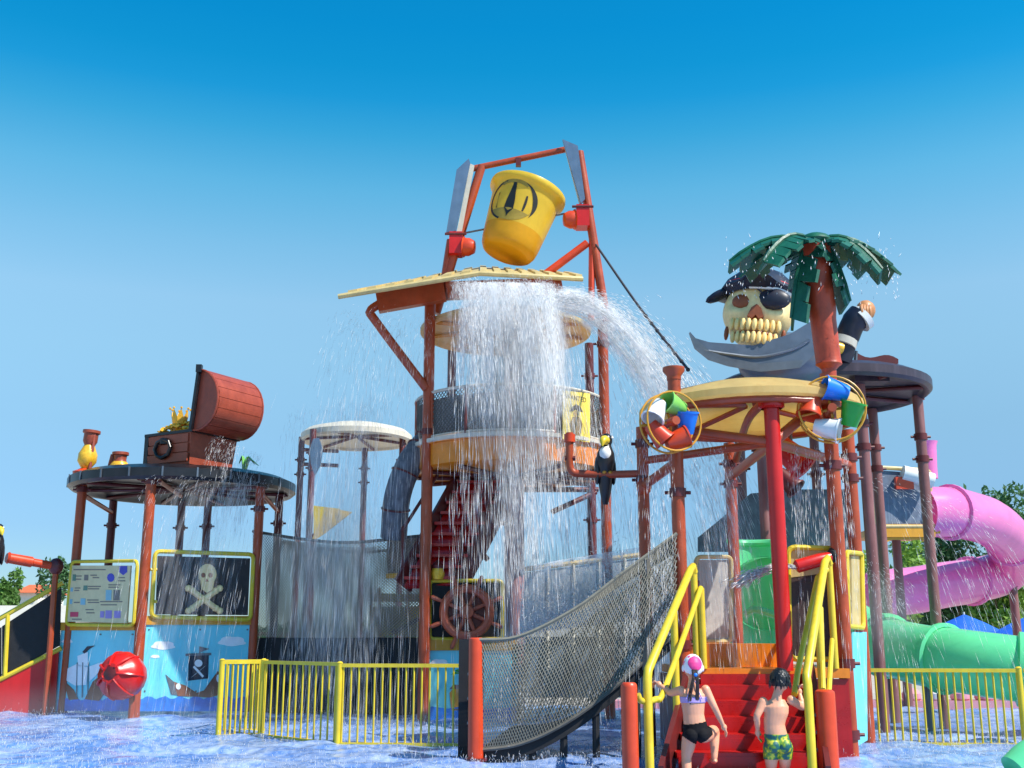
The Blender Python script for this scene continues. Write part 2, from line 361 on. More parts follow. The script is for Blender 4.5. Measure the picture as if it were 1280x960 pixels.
# ================================================================== shared builders
def disc_roof(root, c, r, zb, th, m, mu=None, name='canopy', dome=.12, ribs=8, ribm=None):
    mb = MB().lathe([(0, zb + th + dome), (r * .55, zb + th + dome * .8), (r * .9, zb + th + dome * .25), (r, zb + th * .75), (r * 1.0, zb + th * .2), (r * .97, zb), (r * .93, zb + .01), (r * .9, zb + .06), (0, zb + .07 + dome * .6)], (c.x, c.y, 0), 48)
    o = mb.build(name, m, root)
    for k in range(ribs):
        a = 2 * math.pi * (k + .3) / ribs
        pts = [(c.x + math.cos(a) * q * r, c.y + math.sin(a) * q * r, zb + .02 + dome * .6 * (1 - q)) for q in (.06, .35, .65, .93)]
        MB().tube(pts, .035, 8).build('rib', ribm or RUST, root)
    return o
def on_cyl(c, r, a, z): return Vector((c.x + r * math.cos(a), c.y + r * math.sin(a), z))
def net(name, top, bot, su, sv, rad, m, label=None, cat=None, parent=None, diamond=True, bulge=0.):
    """rope net between a top and a bottom polyline (same length lists); strands are thin three-sided cords"""
    T = arc(top, 10); B = arc(bot, 10); n = len(T)
    def at(u, v):
        q = max(0, min(.9999, u)) * (n - 1); i = int(q); f = q - i
        t_ = T[i].lerp(T[i + 1], f); b_ = B[i].lerp(B[i + 1], f); p = b_.lerp(t_, v)
        p.y -= bulge * math.sin(math.pi * v) * math.sin(math.pi * min(1, max(0, u))); return p
    LU = sum((T[i + 1] - T[i]).length for i in range(n - 1)); LV = sum((T[i] - B[i]).length for i in range(n)) / n
    mb = MB(); asp = LV / LU
    k = -int(LV / su) - 1
    if diamond:
        while k * su < LU + LV:
            for sgn in (1, -1):
                lo_, hi_ = sorted((((0 - k * su) / (LV * sv)), ((LU - k * su) / (LV * sv))))
                if sgn < 0: lo_, hi_ = 1 - hi_, 1 - lo_
                lo_, hi_ = max(0, lo_), min(1, hi_); pts = []
                if hi_ - lo_ > .02: pts = [at((k * su + (v if sgn > 0 else 1 - v) * LV * sv) / LU, v) for v in np.linspace(lo_, hi_, 9)]
                if len(pts) > 1: mb.tube(pts, rad, 3, False)
            k += 1
    else:
        for i in range(int(LU / su) + 1): mb.tube([at(i * su / LU, v / 6) for v in range(7)], rad, 3, False)
        for j in range(1, int(LV / sv)): mb.tube([at(i / 12, j * sv / LV) for i in range(13)], rad, 3, False)
    if parent is None:
        c0 = B[0].copy(); t = thing(name, c0, label, cat)
    else: t = parent
    o = mb.build('cords' if parent is None else name, m, t, smooth=False, fix=False); kind(o, 'stuff')
    return t, T, B
def panel_frame(root, cs, r=.03, rad=.12, m=None):
    return MB().tube(rrect(*cs, rad), r, 8).build('frame', m or YEL, root)
class Plane:                                  # vertical plane through two ground points, details placed on it by eye
    def __init__(s, a, b):
        s.a = Vector((a.x, a.y, 0)); d = Vector((b.x - a.x, b.y - a.y, 0)).normalized(); s.n = Vector((d.y, -d.x, 0))
        if s.n.y > 0: s.n = -s.n
    def __call__(s, px, py, off=0.): return on_plane(px, py, s.a + s.n * off, s.n)
    def poly(s, pix, off, th, name, m, root, smooth=False): return MB().ext([s(x, y, off) for x, y in pix], s.n * th).build(name, m, root, smooth)
    def text(s, body, px, py, hpx, m, root, off, name='lettering'):
        p = s(px, py, off); h = abs(s(px, py - hpx, off).z - p.z)
        cu = bpy.data.curves.new(name, 'FONT'); cu.body = body; cu.size = h * 1.35; cu.align_x = 'CENTER'; cu.extrude = .002
        tmp = bpy.data.objects.new(name, cu); me = tmp.to_mesh().copy(); bpy.data.objects.remove(tmp)
        me.materials.append(m); o = bpy.data.objects.new(name, me); COL.objects.link(o); o.parent = root
        o.location = p - Vector(root['_o']); o.rotation_euler = (math.pi / 2, 0, math.atan2(-s.n.x * -1, -s.n.y) ); return o
def circ(cx, cy, rx, ry=None, n=14, a0=0, a1=2 * math.pi): return [(cx + rx * math.cos(a0 + (a1 - a0) * k / n), cy + (ry or rx) * math.sin(a0 + (a1 - a0) * k / n)) for k in range(n + (a1 - a0 < 6.2))]
def cloud(pl, cx, cy, w_, root, off):
    pts = []
    for k in range(28):
        a = 2 * math.pi * k / 28; rr = 1 + .22 * abs(math.sin(a * 2.5 + .6)); pts.append((cx + w_ / 2 * rr * math.cos(a), cy + w_ * .22 * rr * math.sin(a) * (1 if math.sin(a) < 0 else .6)))
    return pl.poly(pts, off, .004, 'painted_cloud', WHITEP, root)

# ================================================================== LEFT PAVILION with the treasure chest
lc = xz(231, 605, 21.2)
lp = thing('pirate_pavilion', (lc.x, lc.y, 0), 'round black roofed pavilion on rust red posts with ship painted panels', 'pavilion')
LZ = 3.98
A = post(lp, 95, 700, 20.4, -.05, 4.12, .085, clamps=(zat(95, 612, 20.4),))
B_ = post(lp, 182, 700, 19.3, -.05, 4.2, .09, clamps=(zat(188, 602, 19.3),))
Cc = post(lp, 321, 700, 20.4, -.05, 4.12, .085, clamps=(3.6,))
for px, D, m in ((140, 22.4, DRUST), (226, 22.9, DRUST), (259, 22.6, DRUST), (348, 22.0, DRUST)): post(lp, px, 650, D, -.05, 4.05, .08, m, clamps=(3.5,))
disc_roof(lp, lc, 2.1, LZ, .27, BLACK, dome=.1, ribs=10, ribm=DRUST)
MB().tube([P(106, 620, 20.4), P(139, 640, 22.3)], .045, 8).build('brace', RUST, lp)
MB().tube([P(195, 598, 19.4), P(226, 620, 21.5)], .04, 8).build('brace', RUST, lp)
MB().tube([P(327, 617, 20.4), P(348, 640, 22)], .04, 8).build('brace', RUST, lp)
for k in range(10):                          # stitched seams round the roof rim
    a = R(196 + 16 * k); MB().bar(on_cyl(lc, 2.105, a, LZ + .05), on_cyl(lc, 2.105, a, LZ + .22), .03, .02, on_cyl(lc, 1, a, 0) - lc).build('rim_joint', STEEL, lp)
pl1, pl2 = Plane(A, B_), Plane(B_, Cc)
def wallp(pl, l0, r0, top, bot, root, m, name='panel', th=.05): return pl.poly([(l0, top), (r0, top), (r0 - (0 if bot < 800 else 7), bot), (l0 - (0 if bot < 800 else 7), bot)], 0, th, name, m, root)
w1 = pl1.poly([(79, 788), (173, 788), (167, 889), (71, 889)], -.03, .05, 'painted_panel', BLUEP, lp)
w2 = pl2.poly([(178, 781), (316, 781), (314, 889), (170, 889)], -.03, .05, 'painted_panel', BLUEP, lp)
pl1.poly([(80, 778), (174, 778), (174, 788), (79, 788)], -.05, .1, 'ledge', YELDK, lp); pl2.poly([(179, 770), (317, 770), (317, 781), (178, 781)], -.05, .1, 'ledge', YELDK, lp)
# sea strips, clouds, ships (flat paint, a few millimetres proud)
def sea(pl, x0, x1, y0, root):
    top = [(x0 + (x1 - x0) * k / 24, y0 + 2.2 * math.sin(k * 1.9)) for k in range(25)]
    pl.poly(top + [(x1 - 1, 889), (x0 - 2, 889)], .022, .004, 'painted_sea', SEA, root)
sea(pl1, 73, 167, 874, w1); sea(pl2, 171, 314, 872, w2)
cloud(pl1, 84, 802, 12, w1, .022); cloud(pl2, 204, 808, 26, w2, .022); cloud(pl2, 194, 821, 10, w2, .022); cloud(pl2, 290, 803, 30, w2, .022)
pl1.poly([(80, 851), (92, 862), (98, 874), (86, 875)], .028, .004, 'painted_hull', SHIPBR, w1)
pl1.poly([(106, 874), (116, 852), (135, 837), (134, 862), (124, 876)], .028, .004, 'painted_hull', SHIPBR, w1)
for q in ([(97, 820), (110, 815), (110, 832), (98, 833)], [(78, 839), (96, 830), (110, 834), (108, 856), (94, 857), (82, 850)], [(112, 833), (132, 826), (128, 836), (112, 852)]): pl1.poly(q, .028, .004, 'painted_sail', WHITEP, w1)
pl1.poly([(103, 815), (109, 808), (119, 807), (112, 811), (106, 817)], .029, .004, 'painted_flag', SHIPDK, w1)
for x in (96, 103, 110): pl1.poly([(x, 828), (x + 1, 828), (x, 872), (x - 1, 872)], .034, .003, 'painted_mast', PGREY, w1)
pl2.poly([(207, 843), (217, 852), (222, 869), (214, 868)], .026, .004, 'painted_hull', PGREY, w2)
pl2.poly([(217, 852), (232, 857), (246, 866), (255, 863), (262, 853), (272, 839), (278, 842), (276, 868), (262, 872), (248, 871), (222, 870)], .026, .004, 'painted_hull', SHIPBR, w2)
pl2.poly([(236, 819), (261, 819), (260, 848), (235, 851)], .026, .004, 'painted_sail', SHIPDK, w2)
pl2.poly([(232, 817), (264, 816), (264, 819), (232, 820)], .031, .004, 'painted_yard', PGREY, w2)
pl2.poly([(249, 808), (262, 811), (251, 815)], .031, .004, 'painted_flag', PGREY, w2); pl2.poly([(249, 808), (250.5, 808), (250.5, 818), (249, 818)], .031, .004, 'painted_mast', PGREY, w2)
pl2.poly(circ(223, 858, 3.2, 4), .032, .003, 'painted_shield', WHITEP, w2); pl2.poly(circ(273, 848, 2.6, 5), .032, .003, 'painted_shield', WHITEP, w2)
sk = pl2.poly(circ(248, 829, 5, 4.6), .032, .003, 'painted_skull', WHITEP, w2)
for a, b in (((241, 834), (255, 845)), ((255, 834), (241, 845))): pl2.poly([(a[0], a[1]), (a[0] + 2, a[1] - 2), (b[0], b[1]), (b[0] - 2, b[1] + 2)], .037 + (.004 if a[0] > b[0] else 0), .003, 'painted_bone', WHITEP, w2)
# skull and crossbones board
bd = pl2.poly([(197, 695), (312, 698), (309, 769), (194, 768)], .03, .035, 'skull_board', DKBOARD, lp)
panel_frame(lp, [pl2(194, 689, .07), pl2(317, 693, .07), pl2(313, 775, .07), pl2(189, 771, .07)], .038, .1)
for yy in (712, 752): MB().tube([pl2(188, yy, .06), pl2(196, yy, .06)], .03, 6).build('bracket', YEL, lp)
e = MB()
e.ext([pl2(x, y, .07) for x, y in circ(258.5, 718, 11, 13, 18)], pl2.n * .05)
e.ext([pl2(x, y, .07) for x, y in ((250, 727), (267, 727), (265, 737), (258, 741), (252, 737))], pl2.n * .045)
so_ = e.build('skull_emblem', BONE, lp)
for x, y, r_ in ((254, 719, 2.8), (263, 719, 2.8)): pl2.poly(circ(x, y, r_, 3.1, 10), .121, .004, 'eye_socket', BONEDK, so_)
pl2.poly([(258.5, 723), (261, 727), (256, 727)], .121, .004, 'nose_hole', BONEDK, so_)
for a, b in (((238, 737), (272, 762)), ((272, 737), (238, 762))):
    q = MB().tube([pl2(*a, .085), pl2(*b, .085)], .052, 8)
    for end in (a, b):
        for dx, dy in ((-2.5, 1.5), (2.5, -1.5)):
            s_ = 1 if (a[0] < b[0]) else -1; q.ell(pl2(end[0] + dx * s_, end[1] - dy - (0 if s_ < 0 else 0), .09), .065, .05, .065, 8)
    q.build('crossbone', BONE, lp)
for pl_, xs_, ys_ in ((pl1, (84, 126, 166), (793, 866)), (pl2, (186, 250, 309), (787, 864))):
    for x_ in xs_:
        for y_ in ys_: pl_.poly(circ(x_ - (y_ - 790) * .07, y_, 1.1, 1.1, 8), .021, .008, 'screw', STEEL, lp)
# notice board
nb = thing('notice_board', pl1(128, 780, .1), 'tan notice board with pictograms in a yellow pipe frame', 'notice board')
pl1.poly([(90, 707), (165, 707), (160, 779), (84, 777)], .1, .03, 'board', TAN, nb)
panel_frame(nb, [pl1(90, 702, .12), pl1(172, 701, .12), pl1(167, 782, .12), pl1(83, 781, .12)], .032, .1)
pc = [mat('print_blue', C(60, 70, 170), .5), mat('print_red', C(200, 60, 90), .5), mat('print_cyan', C(130, 180, 190), .5), mat('print_grey', C(120, 112, 104), .5), mat('print_violet', C(150, 130, 190), .5), mat('print_green', C(90, 130, 110), .5)]
pl1.poly([(149, 707.5), (159, 707.5), (159, 715), (154, 719), (149, 715)], .132, .003, 'printed_crest', pc[0], nb)
pl1.poly(circ(138.5, 722, 4.6, 5.5, 10), .132, .003, 'printed_sign', pc[0], nb)
for x, y, w_, h_, k in ((136, 744, 7, 13, 2), (146, 744, 8, 13, 3), (93, 768, 10, 6, 1), (128, 768, 5, 8, 4), (136, 768, 8, 10, 4), (147, 768, 8, 9, 4), (107, 735, 5, 6, 5), (104, 752, 6, 8, 2), (93, 722, 4, 8, 5), (90, 737, 3, 5, 2), (89, 752, 3, 6, 2), (108, 722, 5, 7, 3)):
    pl1.poly([(x - w_ / 2, y - h_ / 2), (x + w_ / 2, y - h_ / 2), (x + w_ / 2 - .4, y + h_ / 2), (x - w_ / 2 - .4, y + h_ / 2)], .132, .003, 'printed_pictogram', pc[k], nb)
for x, y, w_ in ((112, 712, 40), (98, 720, 8), (98, 724, 7), (117, 719, 8), (120, 722, 8), (118, 733, 16), (117, 736, 14), (97, 735, 7), (96, 738, 6), (152, 722, 8), (152, 726, 9), (143, 731, 15), (142, 734, 13), (96, 753, 7), (116, 750, 14), (117, 753, 14), (139, 752, 28), (136, 756, 20), (112, 762, 10), (113, 766, 10), (96, 774, 12)):
    pl1.poly([(x - w_ / 2, y - .6), (x + w_ / 2, y - .6), (x + w_ / 2, y + .7), (x - w_ / 2, y + .7)], .132, .003, 'printed_line', pc[3], nb)
# red ball
rb = pl2(153, 845, .5)
rt = thing('spin_ball', (rb.x, rb.y, 0), 'faceted bright red ball on a bent pipe before the painted ship panels', 'water toy')
m_ = MB()
m_.lathe([(.001, .37), (.16, .36), (.2, .3), (.33, .2), (.385, .1), (.39, .02), (.33, -.2), (.2, -.33), (.001, -.38)], rb, 14, axis=(-.25, -1, .15))
rbo = m_.build('ball', RED, rt)
axb = Vector((-.25, -1, .15)).normalized(); qb = axb.to_track_quat('Z', 'Y').to_matrix()
for k in range(7):
    a = 2 * math.pi * k / 7; MB().tube(arc([rb + qb @ Vector((r_ * math.cos(a), r_ * math.sin(a), z_)) for r_, z_ in ((.12, .365), (.24, .3), (.35, .17), (.385, .0))], 4), .022, 6).build('ridge', RED, rbo)
MB().lathe([(.001, .375), (.1, .37), (.13, .345)], rb, 14, axis=axb).build('centre_cap', DRUST, rbo)
MB().tube(arc([xz(166, 860, 18.9) - UP * .05, xz(166, 860, 18.9) + UP * .3, rb + Vector((.06, .2, -.1)), rb], 5), .05, 8).build('pipe', RUST, rt)
# ------------------------------------------------------------------ treasure chest on the roof
roofz = LZ + .33
cp = P(209, 577, 19.75); u = Vector((.5, .866, 0)); wv = Vector((.866, -.5, 0))
ch = thing('treasure_chest', (cp.x, cp.y, roofz), 'open brown treasure chest heaped with gold on the black pavilion roof', 'treasure chest')
o0 = Vector((cp.x, cp.y, roofz)); zb, zt = 0, .62
def cq(a, b, z): return o0 + u * a + wv * b + UP * z
body = MB(); 
def shell(a0, a1, b0, b1, z0, z1, fl): 
    lo = [cq(a0 + fl, b0 + fl, z0), cq(a0 + fl, b1 - fl, z0), cq(a1 - fl, b1 - fl, z0), cq(a1 - fl, b0 + fl, z0)]; hi = [cq(a0, b0, z1), cq(a0, b1, z1), cq(a1, b1, z1), cq(a1, b0, z1)]
    return body.add(lo + hi, [(0, 1, 2, 3), (0, 4, 5, 1), (1, 5, 6, 2), (2, 6, 7, 3), (3, 7, 4, 0), (4, 7, 6, 5)])
shell(0, 1.15, -.55, .55, 0, .56, .05); bo = body.build('body', WOOD, ch, False)
for a in (-.02, 1.05): MB().ext([cq(a, -.6, .0), cq(a, -.6, .6), cq(a, -.5, .6), cq(a, -.5, 0)], u * .12).build('corner_band', BLACK, ch)
MB().ext([cq(-.03, -.6, .56), cq(-.03, .6, .56), cq(1.18, .6, .56), cq(1.18, -.6, .56)], UP * .05).build('rim', BLACK, ch)
MB().tube([cq(-.06, -.08 + .2 * math.cos(a), .3 + .17 * math.sin(a)) for a in np.linspace(0, 2 * math.pi, 9)], .035, 8).build('ring_handle', BLACK, ch)
MB().box(cq(-.03, -.08, .44), .12, .1, .1).build('handle_mount', BLACK, ch)
# lid: half cylinder standing open, bulge to the right
hinge = cq(0, .58, .6); rl = .54; up_ = (UP * .985 + wv * .10).normalized(); out_ = (wv * .985 - UP * .17).normalized()
rows = []
for a in np.linspace(0, 1, 8):
    rows.append([hinge + u * (a * 1.15) + up_ * rl + up_ * (-rl * math.cos(t)) + out_ * (rl * .95 * math.sin(t)) for t in np.linspace(0, math.pi, 15)])
lid = MB().grid(rows)
for r_, s_ in ((rows[0], 1), (rows[-1], -1)): lid.add(r_, [tuple(range(15))[::s_]])
lid.add([rows[0][0], rows[0][-1], rows[-1][-1], rows[-1][0]], [(0, 1, 2, 3)])
lido = lid.build('lid', WOODL, ch)
for k in range(9):                            # lid boards, each a little proud of the shell
    t0, t1 = math.pi * (k + .025) / 9, math.pi * (k + .975) / 9
    f_ = lambda a, t, e=0.: hinge + u * a + up_ * rl + up_ * (-(rl + e) * math.cos(t)) + out_ * ((rl + e) * .95 * math.sin(t))
    MB().grid([[f_(.03, t0, -.01), f_(.03, t0, .016), f_(.03, (t0 + t1) / 2, .024), f_(.03, t1, .016), f_(.03, t1, -.01)], [f_(1.12, t0, -.01), f_(1.12, t0, .016), f_(1.12, (t0 + t1) / 2, .024), f_(1.12, t1, .016), f_(1.12, t1, -.01)]]).build('board', WOODL, lido)
for k in range(3): MB().ext([cq(-.012 + .0, -.49, .05 + k * .17), cq(-.012, .49, .05 + k * .17), cq(-.022, .5, .2 + k * .17), cq(-.022, -.5, .2 + k * .17)], u * .03).build('board', WOOD, bo)
for a in (.0, 1.0):
    MB().tube([hinge + u * (a * 1.15) + up_ * rl + up_ * (-rl * 1.02 * math.cos(t)) + out_ * (rl * .97 * math.sin(t)) for t in np.linspace(0, math.pi, 15)], .022, 6).build('lid_band', WOODL, lido)
MB().bar(hinge - u * .04, hinge - u * .04 + up_ * 1.13, .06, .06).build('lid_edge', BLACK, lido)
MB().box(hinge + up_ * 1.1 - u * .04, .1, .1, .14).build('lid_clasp', BLACK, lido)
gm = MB()
for k in range(150):
    a, b = random.uniform(.08, 1.05), random.uniform(-.42, .42); z = .6 + .24 * max(0, 1 - (b / .48) ** 2) * math.sin(math.pi * min(1, a / 1.15 + .1))
    gm.lathe([(.001, .012), (.05, .012), (.05, -.012), (.001, -.012)], cq(a, b, z), 8, axis=(random.gauss(0, .6), random.gauss(0, .6), 1))
gm.ell(cq(.55, 0, .52), .5, .48, .3, 16)
go = gm.build('gold_heap', GOLD, ch); kind(go, 'stuff')
cr = MB(); cc_ = cq(.3, -.08, .8)
for k in range(8):
    a0, a1 = k * math.pi / 4, (k + 1) * math.pi / 4; am = (a0 + a1) / 2
    f = lambda a, r_, z: cc_ + Vector((r_ * math.cos(a), r_ * math.sin(a), z))
    cr.add([f(a0, .13, 0), f(a1, .13, 0), f(a1, .15, .12), f(am, .18, .28), f(a0, .15, .12)], [(0, 1, 2, 3, 4)]); cr.ell(f(am, .18, .29), .025, .025, .025, 6)
crn = cr.build('crown', GOLD); tag(crn, 'spiky gold crown on top of the treasure chest coins', 'crown')
# ornaments along the roof edge
ob = P(107, 577, 20.3); ob.z = LZ + .2
orn = thing('jet_ornament', ob, 'tall brown and yellow hourglass shaped ornament at the roof edge', 'ornament')
ax = Vector((.08, 0, 1))
MB().lathe([(.02, -.05), (.2, -.02), (.22, .08), (.14, .12), (.08, .16)], ob, 12, ax).build('base', ORED, orn)
MB().lathe([(.08, .15), (.17, .28), (.17, .42), (.09, .6)], ob, 14, ax).build('bulb', GOLD, orn)
MB().lathe([(.09, .58), (.13, .66), (.13, .8), (.16, .82), (.16, .87), (.001, .87)], ob, 12, ax).build('cap', WOOD, orn)
MB().tube([ob + Vector((.12, -.1, .05)), ob + Vector((.15, -.06, .85))], .03, 6).build('strut', WOODL, orn)
ob = P(150, 577, 20.2); ob.z = LZ + .28
orn = thing('jet_ornament', ob, 'short brown and yellow barrel ornament beside the treasure chest', 'ornament')
MB().lathe([(.001, 0), (.16, .0), (.17, .12), (.13, .18)], ob, 12).build('base', GOLD, orn)
MB().lathe([(.13, .17), (.11, .22), (.12, .3), (.15, .31), (.15, .36), (.001, .36)], ob, 12).build('cap', WOOD, orn)
MB().tube([ob + Vector((-.2, 0, 0)), ob + Vector((-.14, 0, .32))], .04, 6).build('strut', WOODL, orn)
gb = P(305, 585, 20.9); gb.z = LZ + .28
gl = thing('green_ornament', gb, 'small bright green curling leaf ornament behind the chest lid', 'ornament')
for k, (dx, dz) in enumerate(((.28, .1), (.2, .25), (-.1, .3))):
    MB().tube(arc([gb - UP * .03, gb + Vector((dx * .3, 0, .3 + dz * .3)), gb + Vector((dx, 0, .2 + dz * .2))], 5), [.05, .06, .07, .08, .08, .07, .06, .05, .04, .03, .015], 6, flat=.35).build('leaf', LIME, gl)

# ------------------------------------------------------------------ stairs, cannon and bird at the far left
sa, sb = xz(-60, 800, 20.2), xz(76, 800, 20.5); ps = Plane(sa, sb)
st = thing('side_stairs', (sa.x, sa.y, 0), 'stairs with red side wall and black screen between yellow rails', 'stairs')
ps.poly([(-60, 878), (75, 815), (70, 892), (-60, 892)], -.05, .1, 'side_wall', RED, st)
ps.poly([(3, 783), (77, 735), (75, 807), (3, 846)], .0, .03, 'screen', BLACKM, st)
ps.poly([(-60, 816), (2, 784), (2, 846), (-60, 874)], .0, .03, 'screen', BLACKM, st)
for a, b in (((-60, 807), (79, 728)), ((-60, 880), (77, 810))): MB().tube([ps(*a, .05), ps(*b, .05)], .042, 8).build('rail', YEL, st)
for x, y0, y1 in ((10, 766, 846), (-50, 800, 876)): MB().tube([ps(x, y0, .05), ps(x - 4, y1, .05)], .04, 8).build('rail_post', YEL, st)
for k in range(9):
    p0, p1 = ps(-55 + k * 15, 878 - k * 7, -.05), ps(-41 + k * 15, 878 - k * 7, -.05); MB().ext([p0, p1, p1 + Vector((0, 1.3, 0)), p0 + Vector((0, 1.3, 0))], UP * .05).build('tread', RED, st)
def cannon(a, b, r, label, mount, m=ORED):
    t = thing('water_cannon', (mount.x, mount.y, 0), label, 'water cannon'); d = (Vector(b) - Vector(a))
    MB().tube([a, a + d * .04, a + d * .05, a + d * .5, a + d * .52, b], [r * .9, r * 1.2, r, r * 1.05, r * .8, r * .8], 12).build('barrel', m, t)
    MB().ell(b, r * 1.5, r * 1.5, r * 1.7, 12).build('swivel', DRUST, t)
    MB().tube([Vector((mount.x, mount.y, 0)) + UP * (-.05), b - UP * .01], r * .6, 8).build('stand', RUST, t)
    return t
cannon(P(8, 697, 19.6), P(70, 708, 20.2), .09, 'orange water cannon pointing away from the notice board', P(73, 708, 20.25))
def toucan(perch, hgt, label, yaw=0., beak_dir=-1):
    t = thing('toucan_figure', perch, label, 'bird figure'); q = Matrix.Rotation(yaw, 3, 'Z'); s = hgt
    f = lambda x, y, z: perch + q @ Vector((x * s, y * s, z * s))
    body = arc([f(0, .05, -.46), f(0, .03, -.3), f(0, .02, -.06), f(0, 0, .12), f(.01, 0, .27), f(.02, 0, .4)], 4)
    n = len(body); rad = np.interp(np.linspace(0, 1, n), [0, .2, .42, .6, .75, .9, 1], [.035, .075, .12, .135, .12, .075, .06]) * s
    MB().tube(body, list(rad), 14).build('body', BLACK, t)
    bib = MB().ell(f(-.015, -.065, .22), .085 * s, .085 * s, .11 * s, 14); bib.build('bib', WHITEB, t)
    MB().ell(f(.02, .0, .42), .085 * s, .09 * s, .1 * s, 14).build('head', BLACK, t)
    MB().tube(arc([f(0, -.05, .41), f(beak_dir * .06, -.16, .39), f(beak_dir * .09, -.22, .3)], 5), [.06 * s, .065 * s, .066 * s, .064 * s, .06 * s, .054 * s, .048 * s, .04 * s, .03 * s, .02 * s, .006 * s], 10).build('beak', YEL, t)
    for sx in (-1, 1):
        MB().ell(f(sx * .115, .02, .0), .035 * s, .09 * s, .2 * s, 12, q).build('wing', BLACK, t)
        MB().ell(f(sx * .04, -.1, -.04), .03 * s, .05 * s, .025 * s, 8, q).build('foot', YELDK, t)
        MB().ell(f(.02 + sx * .07, -.05, .45), .018 * s, .018 * s, .018 * s, 8).build('eye', WHITEB, t)
    return t
tp = P(-6, 692, 19.4)
toucan(tp, 1.0, 'black toucan figure perched at the muzzle of the orange cannon', .4, 1)
# ================================================================== CENTRAL TOWER
tc_ = xz(638, 560, 19.6)
tw = thing('splash_tower', (tc_.x, tc_.y, 0), 'tall central splash tower with round orange deck, cream canopy and red frame', 'tower')
ZC = zat(632, 389, 18.05); ZD0, ZD1 = zat(640, 577, 17.9), zat(640, 541, 17.9)
T1 = post(tw, 531, 760, 18.6, -.05, zat(541, 372, 18.6), .095, clamps=(zat(537, 540, 18.6),))
T2 = post(tw, 757, 600, 18.9, -.05, zat(757, 398, 18.9), .09, clamps=(zat(757, 430, 18.9),))
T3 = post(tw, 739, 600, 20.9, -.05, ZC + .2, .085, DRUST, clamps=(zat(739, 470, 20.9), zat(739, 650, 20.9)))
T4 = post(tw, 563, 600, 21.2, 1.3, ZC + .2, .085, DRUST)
post(tw, 643, 700, 19.6, -.05, ZC + .1, .175, mat('wet_mauve_post', C(150, 104, 104), .3, .2, 3, stain=.6, stain_col=C(190, 160, 160)), 'centre_column', 16)
cdisc = xz(632, 410, 19.6)
disc_roof(tw, cdisc, 1.56, ZC, .12, CREAM, dome=.18, ribs=9, ribm=YELDK)
# round deck
MB().lathe([(0, ZD1 - .05), (1.66, ZD1 - .05), (1.7, ZD1), (1.76, ZD1), (1.76, ZD1 - .07), (1.72, ZD1 - .08), (1.72, ZD0 + .04), (1.66, ZD0), (0, ZD0)], tc_, 56).build('deck', ORANGE, tw)
MB().lathe([(1.765, ZD1 - .06), (1.79, ZD1 - .05), (1.79, ZD1 + .01), (1.765, ZD1 + .02)], tc_, 56).build('deck_edge', PALE, tw)
for k in range(12):
    a = 2 * math.pi * k / 12; MB().tube([on_cyl(tc_, .2, a, ZD0 - .03), on_cyl(tc_, 1.66, a, ZD0 - .03)], .04, 6).build('joist', DRUST, tw)
ZR = ZD1 + .82
for k in range(14):
    a = 2 * math.pi * (k + .5) / 14; MB().tube([on_cyl(tc_, 1.7, a, ZD1 - .02), on_cyl(tc_, 1.7, a, ZR)], .03, 8).build('baluster', RUST if k % 3 else DRUST, tw)
for z in (ZR, ZD1 + .05): MB().tube([on_cyl(tc_, 1.7, a, z) for a in np.linspace(0, 2 * math.pi, 57)], .028, 8).build('rail_ring', PALE, tw)
circp = lambda z, r_=1.7: [on_cyl(tc_, r_, a, z) for a in np.linspace(R(-200), R(140), 13)]
net('rail_net', circp(ZR), circp(ZD1 + .05), .075, 1, .009, NETD, parent=tw)
MB().lathe([(1.66, ZD1), (1.66, ZR - .12)], tc_, 40, a0=R(-165), a1=R(-35)).build('rail_screen', mat('screen_grey', C(136, 132, 132), .7, .2, 8, stain=.5, stain_col=C(180, 176, 174)), tw)
# poster
pa = on_cyl(tc_, 1.8, R(-62), 0); pb_ = on_cyl(tc_, 1.8, R(-34), 0); pp = Plane(pa, pb_)
po = thing('poster', pp(720, 552, .02), 'yellow wanted poster with a pirate figure on the deck railing', 'poster')
pp.poly([(703, 488), (737, 492), (737, 553), (703, 549)], .02, .012, 'sheet', mat('poster_yellow', C(236, 206, 76), .5, .12, 6), po)
INK = mat('poster_ink', C(84, 64, 30), .6, .1)
pp.text('WANTED', 720, 500.5, 6.2, INK, po, .035); pp.text('REWARD', 720, 551, 4.2, INK, po, .035)
pp.poly([(711, 514), (716, 508), (720, 505), (725, 508), (729, 515), (723, 514), (720, 512), (716, 514)], .035, .003, 'printed_hat', INK, po)
pp.poly(circ(720, 517, 3.2, 4, 10), .035, .003, 'printed_face', mat('poster_tan', C(170, 136, 66), .6), po)
pp.poly([(716, 521), (724, 521), (728, 530), (725, 545), (715, 545), (712, 530)], .035, .003, 'printed_coat', mat('poster_brown', C(132, 104, 50), .6), po)
